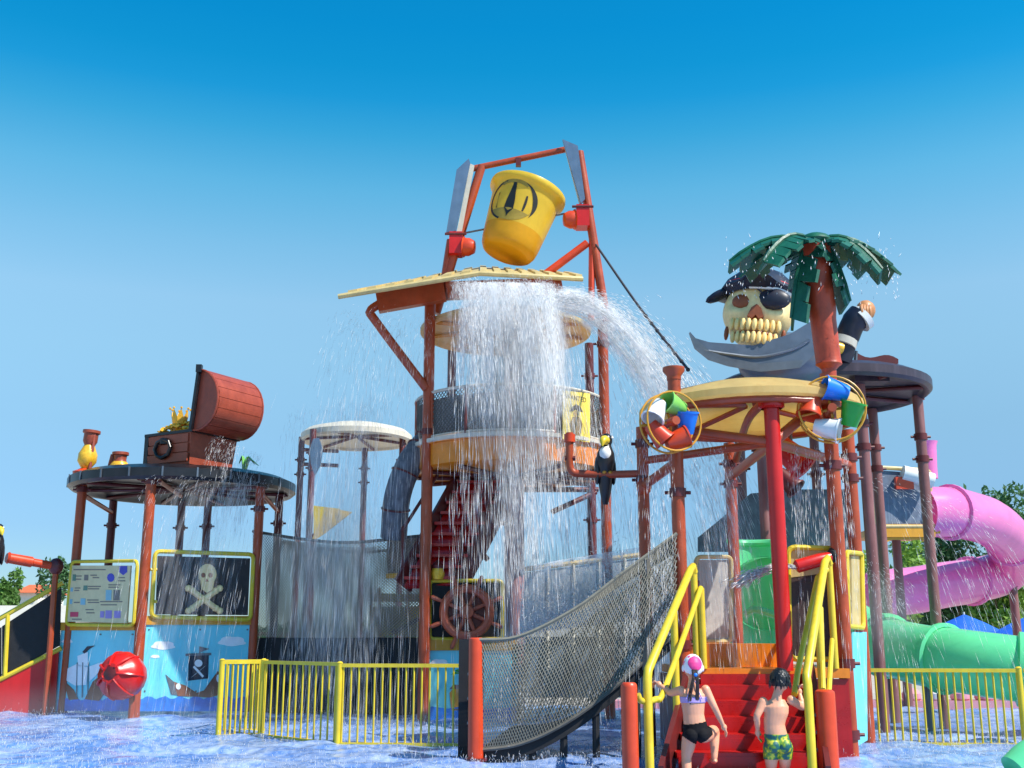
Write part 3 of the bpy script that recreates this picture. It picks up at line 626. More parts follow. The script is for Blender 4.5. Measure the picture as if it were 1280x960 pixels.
# red stairs under the deck
st = thing('deck_stairs', P(560, 790, 19.3), 'steep red stairs climbing to the underside of the orange deck', 'stairs')
s0, s1 = P(538, 724, 18.75), P(606, 598, 19.5); dv = s1 - s0
for k in range(10):
    p = s0 + dv * (k / 9.5); MB().box(p + Vector((0, .06, .02)), .86, .27, .05).build('tread', STEPRED, st); MB().box(p + Vector((0, .19, .11)), .86, .03, .2).build('riser', STEPRED, st)
for xx_ in (-.46, .46): MB().bar(s0 + Vector((xx_, .05, -.1)), s1 + Vector((xx_, .05, -.1)), .07, .36).build('stringer', DRUST, st)
MB().ext([s0 + Vector((-.43, -.02, -.1)), s0 + Vector((.43, -.02, -.1)), s1 + Vector((.43, -.02, -.1)), s1 + Vector((-.43, -.02, -.1))], Vector((0, .1, -.05))).build('soffit', STEPRED, st)
for xx_ in (-.5, .5):
    for hz_ in (.8,): MB().tube([s0 + Vector((xx_, .05, hz_)), s1 + Vector((xx_, -.25, hz_ - .25))], .03, 8).build('rail', DRUST, st)
    for q in (.02, .5): MB().tube([s0 + dv * q + Vector((xx_, .05, -.05)), s0 + dv * q + Vector((xx_, .05, .85 - q * .2))], .028, 8).build('rail_post', DRUST, st)
MB().ext([P(598, 640, 19.1), P(616, 640, 19.1), P(624, 655, 19.1), P(606, 668, 19.1)], (0, .05, 0)).build('gusset', DRUST, st)
MB().tube([P(616, 652, 19.1), P(640, 655, 19.4)], .045, 8).build('gusset_pipe', DRUST, st)
# dark grey rope tunnel by the deck
tn = arc([P(531, 555, 19.2), P(512, 580, 19.0), P(497, 620, 19.0), P(492, 672, 19.2)], 6)
tn_t = thing('rope_tunnel', tn[-1], 'dark grey net tunnel curving down from the round deck', 'tunnel')
MB().tube(tn, .23, 16, False).build('skin', mat('tunnel_grey', C(92, 94, 102), .7, .3, 9, stain=.6, stain_col=C(140, 144, 152)), tn_t)
for i in range(2, len(tn) - 1, 6):
    tq = (tn[i + 1] - tn[i - 1]).to_track_quat('Z', 'Y').to_matrix()
    MB().tube([tn[i] + tq @ Vector((.24 * math.cos(a), .24 * math.sin(a), 0)) for a in np.linspace(0, 2 * math.pi, 19)], .018, 6).build('hoop', DRUST, tn_t)
# frame that carries the bucket
FD = 19.6
frm = thing('lifting_frame', xz(640, 400, FD) + UP * ZC, 'rust red trapezoid frame with blue-grey fins holding the yellow bucket', 'frame')
zc0 = P(552, 372, FD)
for a, b in (((545, 392), (602, 208)), ((758, 402), (724, 190))): MB().tube([P(*a, FD), P(*b, FD)], .085, 10).build('leg', RUST, frm)
MB().tube([P(739, 400, FD), P(740, 300, FD)], .06, 8).build('leg', ORED, frm)
MB().tube([P(590, 211, FD), P(706, 187, FD)], .06, 10).build('crossbar', RUST, frm)
MB().box(P(648, 203, FD - .02), .1, .1, .16).build('bar_lug', DRUST, frm)
MB().tube([P(683, 342, FD), P(734, 304, FD)], .075, 10).build('brace', ORED, frm)
MB().tube([P(556, 345, FD), P(563, 300, FD)], .07, 8).build('brace', RUST, frm)
for pts in ([(586, 200), (588, 206), (570, 290), (558, 292), (571, 214)], [(703, 176), (722, 184), (731, 250), (726, 256)]):
    MB().ext([P(x, y, FD - .12) for x, y in pts], (0, -.07, 0)).build('fin', FIN, frm)
for pts in ([(588, 206), (593, 208), (577, 292), (571, 291)], [(703, 176), (707, 178), (727, 254), (724, 256)]):
    MB().ext([P(x, y, FD - .1) for x, y in pts], (0, -.05, 0)).build('fin_edge', PALE, frm)
for (x, y), s_ in (((570, 306), 1), ((728, 272), -1)):
    c_ = P(x, y, FD - .05)
    MB().box(c_, .24, .3, .42).build('bearing_block', RED, frm)
    MB().lathe([(.001, .2), (.12, .18), (.17, .08), (.17, 0), (.2, -.02), (.001, -.03)], c_ + Vector((s_ * .17, -.05, -.06)), 14, (s_, -.2, -.1)).build('bearing_cap', ORED, frm)
    MB().tube([c_ + Vector((-.2, -.15, .16)), c_ + Vector((.2, -.15, .16))], .025, 6).build('bolt', DRUST, frm)
axl = [P(577, 292, FD), P(722, 264, FD)]
MB().tube(axl, .018, 6).build('axle', STEEL, frm)
# bucket
bc = P(648, 276, FD)
tilt = Vector((.32, .10, 1)).normalized(); bq = tilt.to_track_quat('Z', 'X').to_matrix()
bk = thing('tipping_bucket', bc, 'big yellow tipping bucket with a black round emblem in the red frame', 'bucket')
bprof = [(.001, -.74), (.40, -.735), (.475, -.70), (.52, -.62), (.545, -.5), (.64, .35), (.66, .46), (.70, .5), (.735, .54), (.74, .6), (.73, .64), (.70, .66), (.65, .62), (.62, .5), (.52, -.5), (.44, -.62), (.001, -.66)]
MB().lathe([(.001, -.74), (.40, -.735), (.475, -.70), (.52, -.62), (.545, -.5), (.567, -.3)], bc, 48, tilt).build('base', mat('bucket_water_tint', C(230, 176, 28), .3, .1, 2, transl=.4), bk)  # orange paints in the darker glow of water inside the translucent yellow shell
MB().lathe([(.567, -.3)] + bprof[5:], bc, 48, tilt).build('shell', BUCKETY, bk)
def bsurf(ang, z, off=.005):
    r_ = np.interp(z, [-.5, .35, .46, .52, .545], [.545, .64, .66, .70, .735]) + off; return bc + bq @ Vector((r_ * math.cos(ang), r_ * math.sin(ang), z))
c_in = bq.inverted() @ (EYE - bc); a_cam = math.atan2(c_in.y, c_in.x)
# orientation of increasing angle on screen
sgn = 1 if (bsurf(a_cam + .2, 0) - bsurf(a_cam, 0)).x > 0 else -1
AE = a_cam - sgn * .42; ZE, EW, EH = .08, .50, .41
EMB = mat('emblem_black', C(20, 18, 14), .45, .2)
EMG = mat('emblem_olive', C(150, 126, 40), .45, .2)
def em(u_, v_, off=.006): return bsurf(AE + sgn * u_ * EW / .6 * .98, ZE + v_ * EH, off)
def strip(outer, inner, name, m, off=.006):
    rows = [[em(*a, off) for a in outer], [em(*b, off) for b in inner]]; mb = MB().grid(rows); o = mb.build(name, m, bk)
    return o
an = np.linspace(R(100), R(250), 22); strip([(1.0 * math.cos(t) , math.sin(t)) for t in an], [(.9 * math.cos(t), .92 * math.sin(t)) for t in an], 'emblem_ring', EMB)
an = np.linspace(R(75), R(-35), 22); strip([(math.cos(t), math.sin(t)) for t in an], [((1 - .2 * math.sin((t - R(-35)) / R(110) * math.pi)) * math.cos(t), (1 - .1 * math.sin((t - R(-35)) / R(110) * math.pi)) * math.sin(t)) for t in an], 'emblem_ring', EMB)
an = np.linspace(R(60), R(125), 12); strip([(math.cos(t), math.sin(t)) for t in an], [(.84 * math.cos(t), .84 * math.sin(t)) for t in an], 'emblem_ring', EMG)
an = np.linspace(R(200), R(345), 16); strip([(.9 * math.cos(t), .95 * math.sin(t)) for t in an], [(.85 * math.cos(t), -.36 - .1 * abs(math.cos(t))) for t in an], 'emblem_base', EMG, .005)
vs_ = np.linspace(-.78, .92, 14); wd_ = np.interp(vs_, [-.78, -.62, -.4, 0, .5, .92], [.01, .05, .19, .16, .09, .05])
strip([(-w_ - .02, v) for v, w_ in zip(vs_, wd_)], [(w_ - .02, v) for v, w_ in zip(vs_, wd_)], 'emblem_spike', EMB, .008)
for s_ in (-1, 1):
    vs2 = np.linspace(-.4, .35, 10); strip([(s_ * .55 + .04 * s_ * (1 - ((v + .02) / .4) ** 2), v) for v in vs2], [(s_ * .55 - .05, v) for v in vs2], 'emblem_blade', EMB, .008)
# sloping splash roof: thick corrugated plate falling towards the front
spl = thing('splash_roof', P(590, 352, 18.5), 'thin cream corrugated splash roof over the round canopy', 'roof')
def lerp_edge(pts, t):
    n = len(pts) - 1; q = min(.9999, t) * n; i = int(q); return Vector(pts[i]).lerp(Vector(pts[i + 1]), q - i)
fe = [P(423, 373, 17.3), P(600, 344, 17.0), P(728, 351, 17.6)]; be = [P(455, 366, 21.2), P(600, 338, 21.4), P(712, 346, 21.2)]
NP = 30
for k in range(NP):
    t0, t1 = k / NP, (k + .985) / NP; a, b, c, d = lerp_edge(fe, t0), lerp_edge(fe, t1), lerp_edge(be, t1), lerp_edge(be, t0); h_ = UP * (.035 if k % 2 else .0)
    MB().ext([a + h_, b + h_, c + h_, d + h_], UP * .075).build('roof_strip', CREAM, spl, False)
MB().tube([e_ - UP * .0 + UP * .03 for e_ in fe], .045, 8).build('drip_edge', CREAM, spl)
MB().bar(P(472, 379, 18.2), P(556, 364, 18.2), .16, .34).build('beam', RUST, spl)
MB().bar(P(556, 364, 18.2), P(700, 358, 19.4), .16, .3).build('beam', RUST, spl)
MB().tube(arc([P(474, 380, 18.2), P(463, 389, 18.2), P(470, 402, 18.25), P(533, 486, 18.55)], 5), .075, 10).build('brace', RUST, spl)
# rope down to the skull
rp = arc([P(745, 306, 19.5), P(800, 385, 17.8), P(860, 462, 16.2)], 8)
r_o = MB().tube(rp, .022, 6).build('rope', ROPE)
for i in range(9, len(rp)): MB().ell(rp[i], .035, .035, .035, 8).build('knot', ROPE, r_o)
tag(r_o, 'dark knotted rope slung from the bucket frame to the skull roof', 'rope')
# pipes behind
for a, b in (((600, 612, 20.6), (748, 612, 20.9)), ((610, 700, 20.5), (560, 640, 20.6)), ((690, 640, 20.6), (745, 615, 20.9))):
    MB().tube([P(*a), P(*b)], .05, 8).build('pipe', DRUST, tw)
# tower's low front wall with the ship's wheel
fa, fb = xz(531, 800, 18.75), xz(648, 800, 18.95); pf = Plane(fa, fb)
fw = thing('wheel_panel', (fa.x, fa.y, 0), 'blue painted panel with palm and chest under a dark yellow framed board', 'panel')
bp_ = pf.poly([(533, 813), (646, 813), (646, 900), (531, 900)], 0, .05, 'painted_panel', BLUEP, fw)
pf.poly([(533, 800), (646, 800), (646, 813), (533, 813)], -.03, .12, 'ledge', YELDK, fw)
pf.poly([(538, 728), (626, 728), (626, 800), (538, 800)], 0, .04, 'board', BLACKM, fw)
panel_frame(fw, [pf(537, 726, .06), pf(628, 726, .06), pf(628, 799, .06), pf(537, 799, .06)], .035, .08)
cloud(pf, 549, 829, 20, bp_, .055)
pf.poly([(531, 886), (540, 883), (560, 886), (580, 882), (610, 886), (646, 883), (646, 900), (531, 900)], .055, .004, 'painted_sea', SEA, bp_)
pf.poly([(562, 866), (566, 861), (592, 861), (594, 866), (592, 888), (564, 888)], .055, .004, 'painted_chest', YELDK, bp_)
pf.poly([(562, 861), (594, 861), (590, 856), (566, 856)], .06, .004, 'painted_lid', SHIPBR, bp_)
for k in range(5):
    a = R(200 + k * 36); pf.poly([(578, 842), (578 + 12 * math.cos(a - .2), 842 + 9 * math.sin(a - .2) + 2), (578 + 16 * math.cos(a), 842 + 10 * math.sin(a) + 5), (578 + 11 * math.cos(a + .2), 842 + 8 * math.sin(a + .2) + 2)], .056 + k * .004, .003, 'painted_leaf', GREENB, bp_)
pf.poly([(577, 843), (579, 843), (582, 857), (578, 857)], .055, .004, 'painted_trunk', SHIPBR, bp_)
wc = pf(583.5, 765, .22)
wh = thing('ship_wheel', wc - UP * .62, 'big brown ship steering wheel mounted on the dark framed board', 'ship wheel')
wn = pf.n; wx = Vector((-wn.y, wn.x, 0)); 
if wx.x < 0: wx = -wx
WOODW = mat('wheel_brown', C(176, 84, 54), .4, .25, 8, .15, stain=.4, stain_col=C(120, 52, 38))
wp = lambda r_, a, o=0.: wc + wx * (r_ * math.cos(a)) + UP * (r_ * math.sin(a)) + wn * o
MB().tube([wp(.38, a) for a in np.linspace(0, 2 * math.pi, 41)], .075, 8).build('rim', WOODW, wh)
MB().lathe([(.001, .1), (.1, .09), (.13, -.03), (.001, -.04)], wc, 16, wn).build('hub', WOODW, wh)
MB().lathe([(.001, -.05), (.36, -.05), (.36, -.08), (.001, -.08)], wc, 32, wn).build('back_disc', mat('wheel_back', C(104, 42, 32), .5, .25, 10), wh)
for k in range(8):
    a = R(22 + 45 * k); MB().tube([wp(q, a) for q in (.08, .2, .34, .42, .5, .56, .62, .645)], [.028, .036, .028, .024, .034, .038, .034, .012], 8).build('spoke', WOODW, wh)
MB().tube([wc - wn * .22, wc], .05, 8).build('axle', DRUST, wh)
lan = P(547, 722, 18.7); lt = thing('lantern', lan, 'small yellow and brown lantern standing on the wheel board corner', 'lantern')
MB().lathe([(.001, -.05), (.1, -.03), (.12, .06), (.09, .16), (.001, .18)], lan, 12).build('glass', GOLD, lt); MB().lathe([(.1, .15), (.11, .2), (.03, .28), (.001, .3)], lan, 10).build('cap', DRUST, lt)
# dark tank wall and grey net bridge left of the tower
ta, tb = xz(322, 800, 20.6), xz(528, 800, 19.6)
tk = Plane(ta, tb); zt0 = tk(420, 797, 0).z
MB().ext([Vector((ta.x, ta.y, -.05)), Vector((tb.x, tb.y, -.05)), Vector((tb.x, tb.y, zt0)), Vector((ta.x, ta.y, zt0))], (0, .12, 0)).build('tmp', BLACKM)
tko = bpy.data.objects['tmp']; tko.name = 'screen_wall'; tag(tko, 'low matt black wall behind the yellow fence', 'wall')
br = thing('net_bridge', (ta.x, ta.y, zt0), 'hanging grey net bridge between the chest pavilion and the tower', 'bridge')
top = [tk(316, 664, .02), tk(380, 674, .02), tk(440, 678, .02), tk(524, 670, .02)]; bot = [tk(316, 796, .02), tk(380, 797, .02), tk(440, 797, .02), tk(524, 796, .02)]
for k in (0, 1):
    off = Vector((0, 1.1 * k, 0)); _, T_, Bq = net('side_net', [p + off for p in top], [p + off for p in bot], .055, 1, .0085, mat('bridge_net_tan', C(160, 146, 128), .8, .15, 12), parent=br)
    MB().tube([p + off for p in T_], .03, 6).build('top_rope', NETD, br)
MB().grid([[p + Vector((0, .08, 0)) for p in Bq], [p + Vector((0, -1.05, 0)) for p in Bq]]).build('floor_mat', DKBOARD, br)
MB().ext([tk(484, 670, -.03), tk(524, 670, -.03), tk(524, 718, -.03), tk(484, 718, -.03)], (0, .04, 0)).build('side_screen', mat('screen_tan', C(140, 128, 118), .7, .2, 8), br)
MB().tube([tk(484, 720, .0), tk(526, 718, .0)], .05, 8).build('edge_rail', YELDK, br)
# yellow platform behind the net
yp = thing('yellow_platform', xz(495, 790, 22.2), 'yellow boarded platform half hidden behind the grey net bridge', 'platform')
for y0, y1, m in ((742, 752, YEL), (758, 795, YEL)): MB().ext([P(462, y0, 22.2), P(528, y0, 22.2), P(528, y1, 22.2), P(462, y1, 22.2)], (0, .1, 0)).build('board', m, yp)
for x in (464, 474, 510, 527): MB().tube([P(x, 735, 22.1), P(x, 850, 22.1)], .04, 6).build('upright', YELDK, yp)
MB().tube([P(490, 792, 22.1), P(527, 772, 22.1)], .05, 6).build('strut', DRUST, yp)
# white back fence right of the tower
wa, wb = xz(652, 760, 20.2), xz(846, 760, 20.6); wpn = Plane(wa, wb)
wf_ = thing('back_railing', (wa.x, wa.y, 0), 'pale panelled railing behind the rope nets between tower and domed pavilion', 'railing')
for k in range(6):
    x0, x1 = 654 + k * 32, 683 + k * 32; wpn.poly([(x0, 716 - k * 4), (x1, 712 - k * 4), (x1, 796), (x0, 796)], 0, .03, 'panel', mat('back_panel_grey', C(158, 166, 172), .6, .2, 5, stain=.5, stain_col=C(210, 214, 216)), wf_)
    MB().tube([wpn(x0 - 1.5, 708 - k * 4, .03), wpn(x0 - 1.5, 860, .03)], .04, 6).build('upright', PALE, wf_)
MB().tube([wpn(652, 712, .03), wpn(846, 688, .03)], .045, 8).build('top_rail', CREAM, wf_)
MB().ext([wpn(652, 796, -.05), wpn(846, 796, -.05), wpn(846, 872, -.05), wpn(652, 872, -.05)], (0, .1, 0)).build('base_wall', mat('base_blue_grey', C(96, 116, 136), .5, .2, 4), wf_)

# ================================================================== back left canopy
kc = xz(446, 545, 26.4)
kp = thing('cream_pavilion', (kc.x, kc.y, 0), 'distant pale roofed pavilion with a blue-grey shield seen through spray', 'pavilion')
zk = zat(446, 541, 25.1)
disc_roof(kp, kc, 1.33, zk, .22, PALE, dome=.22, ribs=6, ribm=DRUST)
for px, D in ((375, 26.2), (389, 25.2), (502, 26.2), (455, 27.6)): post(kp, px, 600, D, -.05, zk + .1, .075, DRUST, clamps=(zk - .45, zk - .8))
for y in (562, 580): MB().tube([P(375, y, 26.2), P(422, y + 2, 25.6)], .045, 8).build('brace', DRUST, kp)
MB().ext([P(x, y, 24.9) for x, y in ((392, 549), (399, 548), (404, 562), (401, 582), (394, 595), (389, 580), (388, 562))], (0, -.07, 0)).build('shield', FIN, kp)
for lab, pts in (('yellow triangular sail plate beside the far pavilion posts', ((392, 632), (425, 636), (402, 662), (392, 668))), ('pale yellow slanting sail plate above the grey net bridge', ((408, 634), (440, 640), (404, 668), (388, 678)))):
    o = MB().ext([P(x, y, 25.0 if pts[0][0] == 392 else 24.6) for x, y in pts], (0, .06, 0)).build('sail_plate', YEL if pts[0][0] == 392 else CREAM); tag(o, lab, 'sail')
    D_ = 25.0 if pts[0][0] == 392 else 24.6; MB().tube([P(*pts[-1], D_) + Vector((0, .03, .02)), xz(*pts[-1], D_) - UP * .05 + Vector((0, .03, 0))], .05, 8).build('pole', DRUST, o)

# ================================================================== yellow fences
def fence(a, b, h, n, label, root=None, posts=(), group='yellow picket fences', z0=-.05):
    t = thing('picket_fence', (a.x, a.y, 0), label, 'fence', group)
    for z in (h, z0 + .04): MB().bar(a + UP * z, b + UP * z, .05, .045).build('rail', YEL, t)
    me_ = None
    for k in range(n):
        p = a.lerp(b, (k + .5) / n)
        if me_ is None:
            o = MB().tube([p + UP * (z0 + .02), p + UP * (h - .01)], .0135, 6).build('picket', YEL, t); me_ = o; p0 = p
        else:
            q = me_.copy(); COL.objects.link(q); q.location = p - p0
    for f in posts:
        p = a.lerp(b, f); MB().tube([p - UP * .05, p + UP * (h + .03)], .038, 10).tube([p + UP * (h + .03), p + UP * (h + .05)], [.042, .02], 10).build('post', YEL, t)
    return t
F0, F1, F2 = xz(330, 823, 15.75), xz(425, 828, 14.45), xz(582, 836, 14.3)
fence(F0, F1, .955, 12, 'yellow fence section joining the bent corner before the black wall', posts=(0,))
fence(F1, F2, .94, 16, 'long yellow fence section ending at the orange-red bollard', posts=(0, .97))
fence(xz(277, 823, 15.6), xz(331, 823, 15.9), .955, 9, 'short dense yellow fence section before the painted ship panel', posts=(0.02,))
fence(xz(281, 823, 16.4), xz(335, 823, 16.7), .955, 8, 'short yellow fence leaf standing close behind another one', posts=())
fence(xz(1079, 838, 14.5), xz(1275, 838, 14.3), .88, 20, 'yellow fence in front of the green slide', posts=(0, .99))
fence(xz(1279, 838, 14.3), xz(1420, 838, 14.0), .88, 15, 'yellow fence continuing past the green slide')
# ================================================================== bollards
def bollard(px, py, D, top_py, label, w_=.19):
    b = xz(px, py, D); h = zat(px, top_py, D)
    o = MB().tube([b - UP * .06, b + UP * (h - .04), b + UP * (h - .015), b + UP * h], [w_ / 2, w_ / 2, w_ * .47, w_ * .36], 16).build('bollard', ORED); tag(o, label, 'bollard', 'orange-red bollards')
    MB().tube([b + UP * .0, b + UP * .03], w_ * .75, 12).build('base_flange', DRUST, o)
    for k in range(3): MB().ell(b + Vector((-w_ * .5, .02, h * (.3 + .2 * k))), .012, .012, .02, 6).build('rope_eye', STEEL, o)
    return b, h
bo1, bh1 = bollard(595, 860, 12.4, 797, 'orange-red bollard at the low end of the rope net', .165)
bollard(787, 900, 10.4, 853, 'slim orange-red bollard beside the handrail of the pink capped child', .15)
bollard(1033, 900, 11.0, 862, 'thick orange-red bollard beside the handrail of the dark haired child', .19)
ob_ = MB().bar(bo1 + Vector((-.14, .35, -.05)), bo1 + Vector((-.14, .35, 1.26)), .2, .12, (1, 0, 0)).build('black_bar', BLACKM); tag(ob_, 'black upright square bar standing behind the net bollard', 'post')  # plain black upright bar beside and behind the bollard
# ================================================================== RIGHT PAVILION (steps, deck, canopy, palm)
rc = xz(938, 520, 13.5); RZ = 3.93; DZ = .95
rp_ = thing('palm_pavilion', (rc.x, rc.y, 0), 'rust red pavilion with a domed yellow canopy above an orange deck', 'pavilion')
disc_roof(rp_, rc, 1.37, RZ, .14, CREAMO, dome=.26, ribs=4, ribm=RUST)
Q1 = post(rp_, 850, 700, 12.7, -.05, zat(845, 470, 12.7), .078, clamps=(1.2, 2.9))
MB().lathe([(.001, .1), (.13, .1), (.13, .06), (.085, .0), (.085, -.05)], Vector((Q1.x, Q1.y, zat(845, 470, 12.7))), 14).build('funnel_cap', RUST, rp_)
Q2 = post(rp_, 1051, 740, 12.6, -.05, RZ + .35, .082, clamps=(.25, 1.0, 3.2))
Q3 = post(rp_, 805, 640, 14.1, -.05, RZ, .075, clamps=(zat(803, 555, 14.1), zat(803, 600, 14.1)))
Q4 = post(rp_, 915, 640, 15.3, -.05, RZ, .078, clamps=(zat(913, 580, 15.3), zat(913, 605, 15.3)))
Q5 = post(rp_, 1066, 640, 14.3, -.05, RZ, .085, clamps=(zat(1060, 572, 14.3), zat(1062, 598, 14.3)))
Q6 = post(rp_, 969, 600, 12.35, DZ - .02, RZ + .02, .088, RED, 'fire_pole', 16)
MB().lathe([(.12, -.12), (.15, -.1), (.15, .02), (.001, .03)], (Q6.x, Q6.y, RZ), 14).build('pole_collar', RED, rp_)
zq = lambda y: zat(969, y, 12.35)
hub = Vector((Q6.x, Q6.y, zq(553)))
for a, r_ in ((P(804, 576, 14.1), .05), (P(1062, 582, 14.3), .06), (P(913, 596, 15.3), .06), (P(858, 538, 12.8), .055), (P(1040, 490, 12.7), .06)): MB().tube([hub, a], r_, 10).build('brace', RUST, rp_)
MB().tube([P(804, 608, 14.1), P(845, 578, 12.75)], .06, 10).build('brace', RUST, rp_); MB().ell(P(805, 608, 14.05), .1, .1, .12, 12).build('elbow', RUST, rp_)
MB().tube(arc([P(962, 497, 12.4), P(935, 525, 13.2), P(920, 575, 15.2)], 6), .05, 8).build('curved_rib', RUST, rp_)
MB().tube([on_cyl(rc, 1.3, a, RZ - .03) for a in np.linspace(0, 2 * math.pi, 41)], .045, 8).build('ring_beam', RUST, rp_)
# deck
x0, x1 = P(868, 835, 12.4).x, P(1062, 835, 12.4).x
MB().box(((x0 + x1) / 2, 13.75, DZ - .05), x1 - x0, 2.7, .1).build('deck', ORANGE, rp_)
MB().box(((x0 + 3.2) / 2 , 13.9, DZ + .13), 3.2 - x0 - .05, 1.2, .26).build('deck_step', ORANGE, rp_)
MB().box(((x0 + x1) / 2, 12.46, DZ / 2 - .06), x1 - x0 - .02, .06, DZ - .1).build('deck_skirt', STEPRED, rp_)
MB().box((x0 - .02, 13.75, DZ / 2 - .06), .06, 2.6, DZ - .1).build('deck_skirt', DRUST, rp_)
# dark maroon side panel behind the left handrails
pq = Plane(Q1, xz(872, 760, 12.75))
pq.poly([(853, 726), (872, 726), (872, 800), (853, 800)], -.03, .05, 'side_panel', DRUST, rp_)
# framed dark panel on the right
pr_ = Plane(xz(984, 780, 12.75), xz(1048, 780, 12.75))
pr_.poly([(988, 722), (1046, 715), (1048, 820), (990, 822)], 0, .03, 'dark_panel', mat('dark_brown_board', C(58, 36, 28), .5, .3, 14, .2, stain=.5, stain_col=C(40, 26, 22)), rp_)
pr_.poly([(986, 688), (1046, 690), (1046, 716), (988, 723)], 0, .03, 'cream_panel', CREAM, rp_)
panel_frame(rp_, [pr_(985, 684, .05), pr_(1050, 686, .05), pr_(1051, 824, .05), pr_(987, 824, .05)], .032, .09)
pr2 = Plane(xz(1060, 780, 12.9), xz(1085, 780, 13.9))
pr2.poly([(1061, 695), (1074, 695), (1076, 782), (1062, 782)], 0, .03, 'cream_panel', CREAM, rp_)
panel_frame(rp_, [pr2(1058, 690, .05), pr2(1077, 692, .05), pr2(1079, 785, .05), pr2(1060, 783, .05)], .03, .07)
pr2.poly([(1061, 790), (1079, 790), (1080, 925), (1063, 935)], 0, .04, 'blue_panel', BLUEP, rp_)
# back net/grey screens behind the deck
bpn = Plane(xz(868, 700, 15.0), xz(915, 700, 15.2))
bpn.poly([(872, 700), (914, 700), (914, 800), (872, 800)], 0, .04, 'grey_screen', mat('screen_light', C(170, 166, 160), .6, .2, 6, stain=.5, stain_col=C(200, 198, 194)), rp_)
panel_frame(rp_, [bpn(870, 696, .05), bpn(914, 696, .05), bpn(914, 802, .05), bpn(870, 802, .05)], .03, .08, CREAM)
# steps
sp = thing('red_steps', (2.0, 11.4, 0), 'wet red fibreglass steps climbing to the orange deck', 'steps')
NS = 7
for i in range(NS):
    f = i / (NS - 1); y0 = 10.76 + 1.64 * f; xl, xr = 1.47 + (x0 - 1.42) * f, 2.86 + (3.2 - 2.86) * f; z = DZ * (i + .6) / (NS - .4) - .02
    h = DZ / (NS - .4)
    if i < NS - 1: MB().box(((xl + xr) / 2, y0 + .18, z - .03), xr - xl, .4, .06).build('tread', STEPRED, sp)
    MB().box(((xl + xr) / 2, y0 - .012, z - h / 2 - .035), xr - xl - .02, .03, h).build('riser', STEPRED, sp)
for s_, xa, xb in ((-1, 1.38, x0 - .04), (1, 2.9, 3.24)):
    MB().bar(Vector((xa, 10.72, -.02)), Vector((xb, 12.4, DZ - .08)), .05, .34).build('stringer', DRUST, sp)
# handrails
def rail(paths, label, posts_):
    a0 = Vector(paths[0][0]); t = thing('handrail', (a0.x, a0.y, 0), label, 'handrail', 'yellow handrails of the red steps')
    for k, pts in enumerate(paths): MB().tube(pts, .042 if k == 0 else .03, 10).build('rail', YEL, t)
    for p, z0 in posts_: MB().tube([p, Vector((p.x, p.y, z0))], .038, 10).build('rail_post', YEL, t)
    return t
rl_b = P(809, 840, 10.6)
rail([[Vector((rl_b.x, rl_b.y, -.06)), rl_b - UP * .06, rl_b + Vector((.015, .04, .02)), P(863, 712, 12.3), P(866, 708, 12.4), P(868, 716, 12.42)],
      arc([P(797, 868, 10.55), P(802, 876, 10.58), P(820, 874, 10.7), P(832, 858, 10.9), P(876, 735, 12.4)], 5)],
     'yellow handrail gripped by the child in the pink cap', [(P(867, 712, 12.42), DZ), (P(842, 762, 11.6), .3), (P(876, 735, 12.4), DZ)])
rl_b = P(1009, 848, 10.7)
rail([[Vector((rl_b.x, rl_b.y, -.06)), rl_b - UP * .06, rl_b + Vector((.005, .04, .02)), P(1031, 703, 12.3), P(1034, 698, 12.4), P(1037, 706, 12.42)],
      arc([P(993, 868, 10.85), P(1000, 825, 11.25), P(1022, 722, 12.3)], 5), [P(1022, 722, 12.3), P(1034, 712, 12.4)]],
     'yellow handrail gripped by the dark haired child', [(P(1036, 703, 12.42), DZ), (P(1022, 765, 11.6), .3)])
for a, b in (((1026, 760, 12.2), (1029, 862, 11.3)), ((1040, 800, 12.3), (1036, 866, 11.3))):
    MB().tube([P(*a), P(*b)], .026, 8).build('rail_stay', YEL, rp_)
# little red cannon on the right panel
ct = thing('water_cannon', P(1000, 715, 12.6), 'small red water cannon squirting across the orange deck', 'water cannon')
MB().tube([P(994, 709, 12.55), P(996, 708, 12.55), P(1024, 700, 12.55), P(1040, 696, 12.6)], [.05, .075, .075, .06], 12).build('barrel', RED, ct); MB().ell(P(1042, 695, 12.6), .08, .08, .1, 12).build('swivel', BLACKM, ct)
MB().tube([P(1042, 697, 12.6), P(1043, 722, 12.72)], .035, 8).build('stand', RUST, ct)
# red buckets hanging behind
for (x, y, D, s_, lab) in ((990, 570, 14.2, .2, 'red bucket tipped over under the yellow canopy'), (985, 602, 15.8, .15, 'smaller dark red bucket hanging behind the tipped one')):
    p = P(x, y, D); t = thing('hanging_bucket', p, lab, 'bucket')
    MB().lathe([(s_ * .7, -s_ * 1.2), (s_ * .95, s_ * .9), (s_ * 1.1, s_ * .95), (s_ * 1.1, s_ * 1.1), (s_ * .9, s_ * 1.05), (s_ * .62, -s_ * 1.1), (.001, -s_ * 1.12), (.001, -s_ * 1.2), (s_ * .7, -s_ * 1.2)], p, 20, (.5, -.3, -.6)).build('shell', RED if s_ > .18 else DRUST, t)
    MB().tube([p, Vector((p.x, p.y, RZ + .05))], .02, 6).build('hanger', STEEL, t)
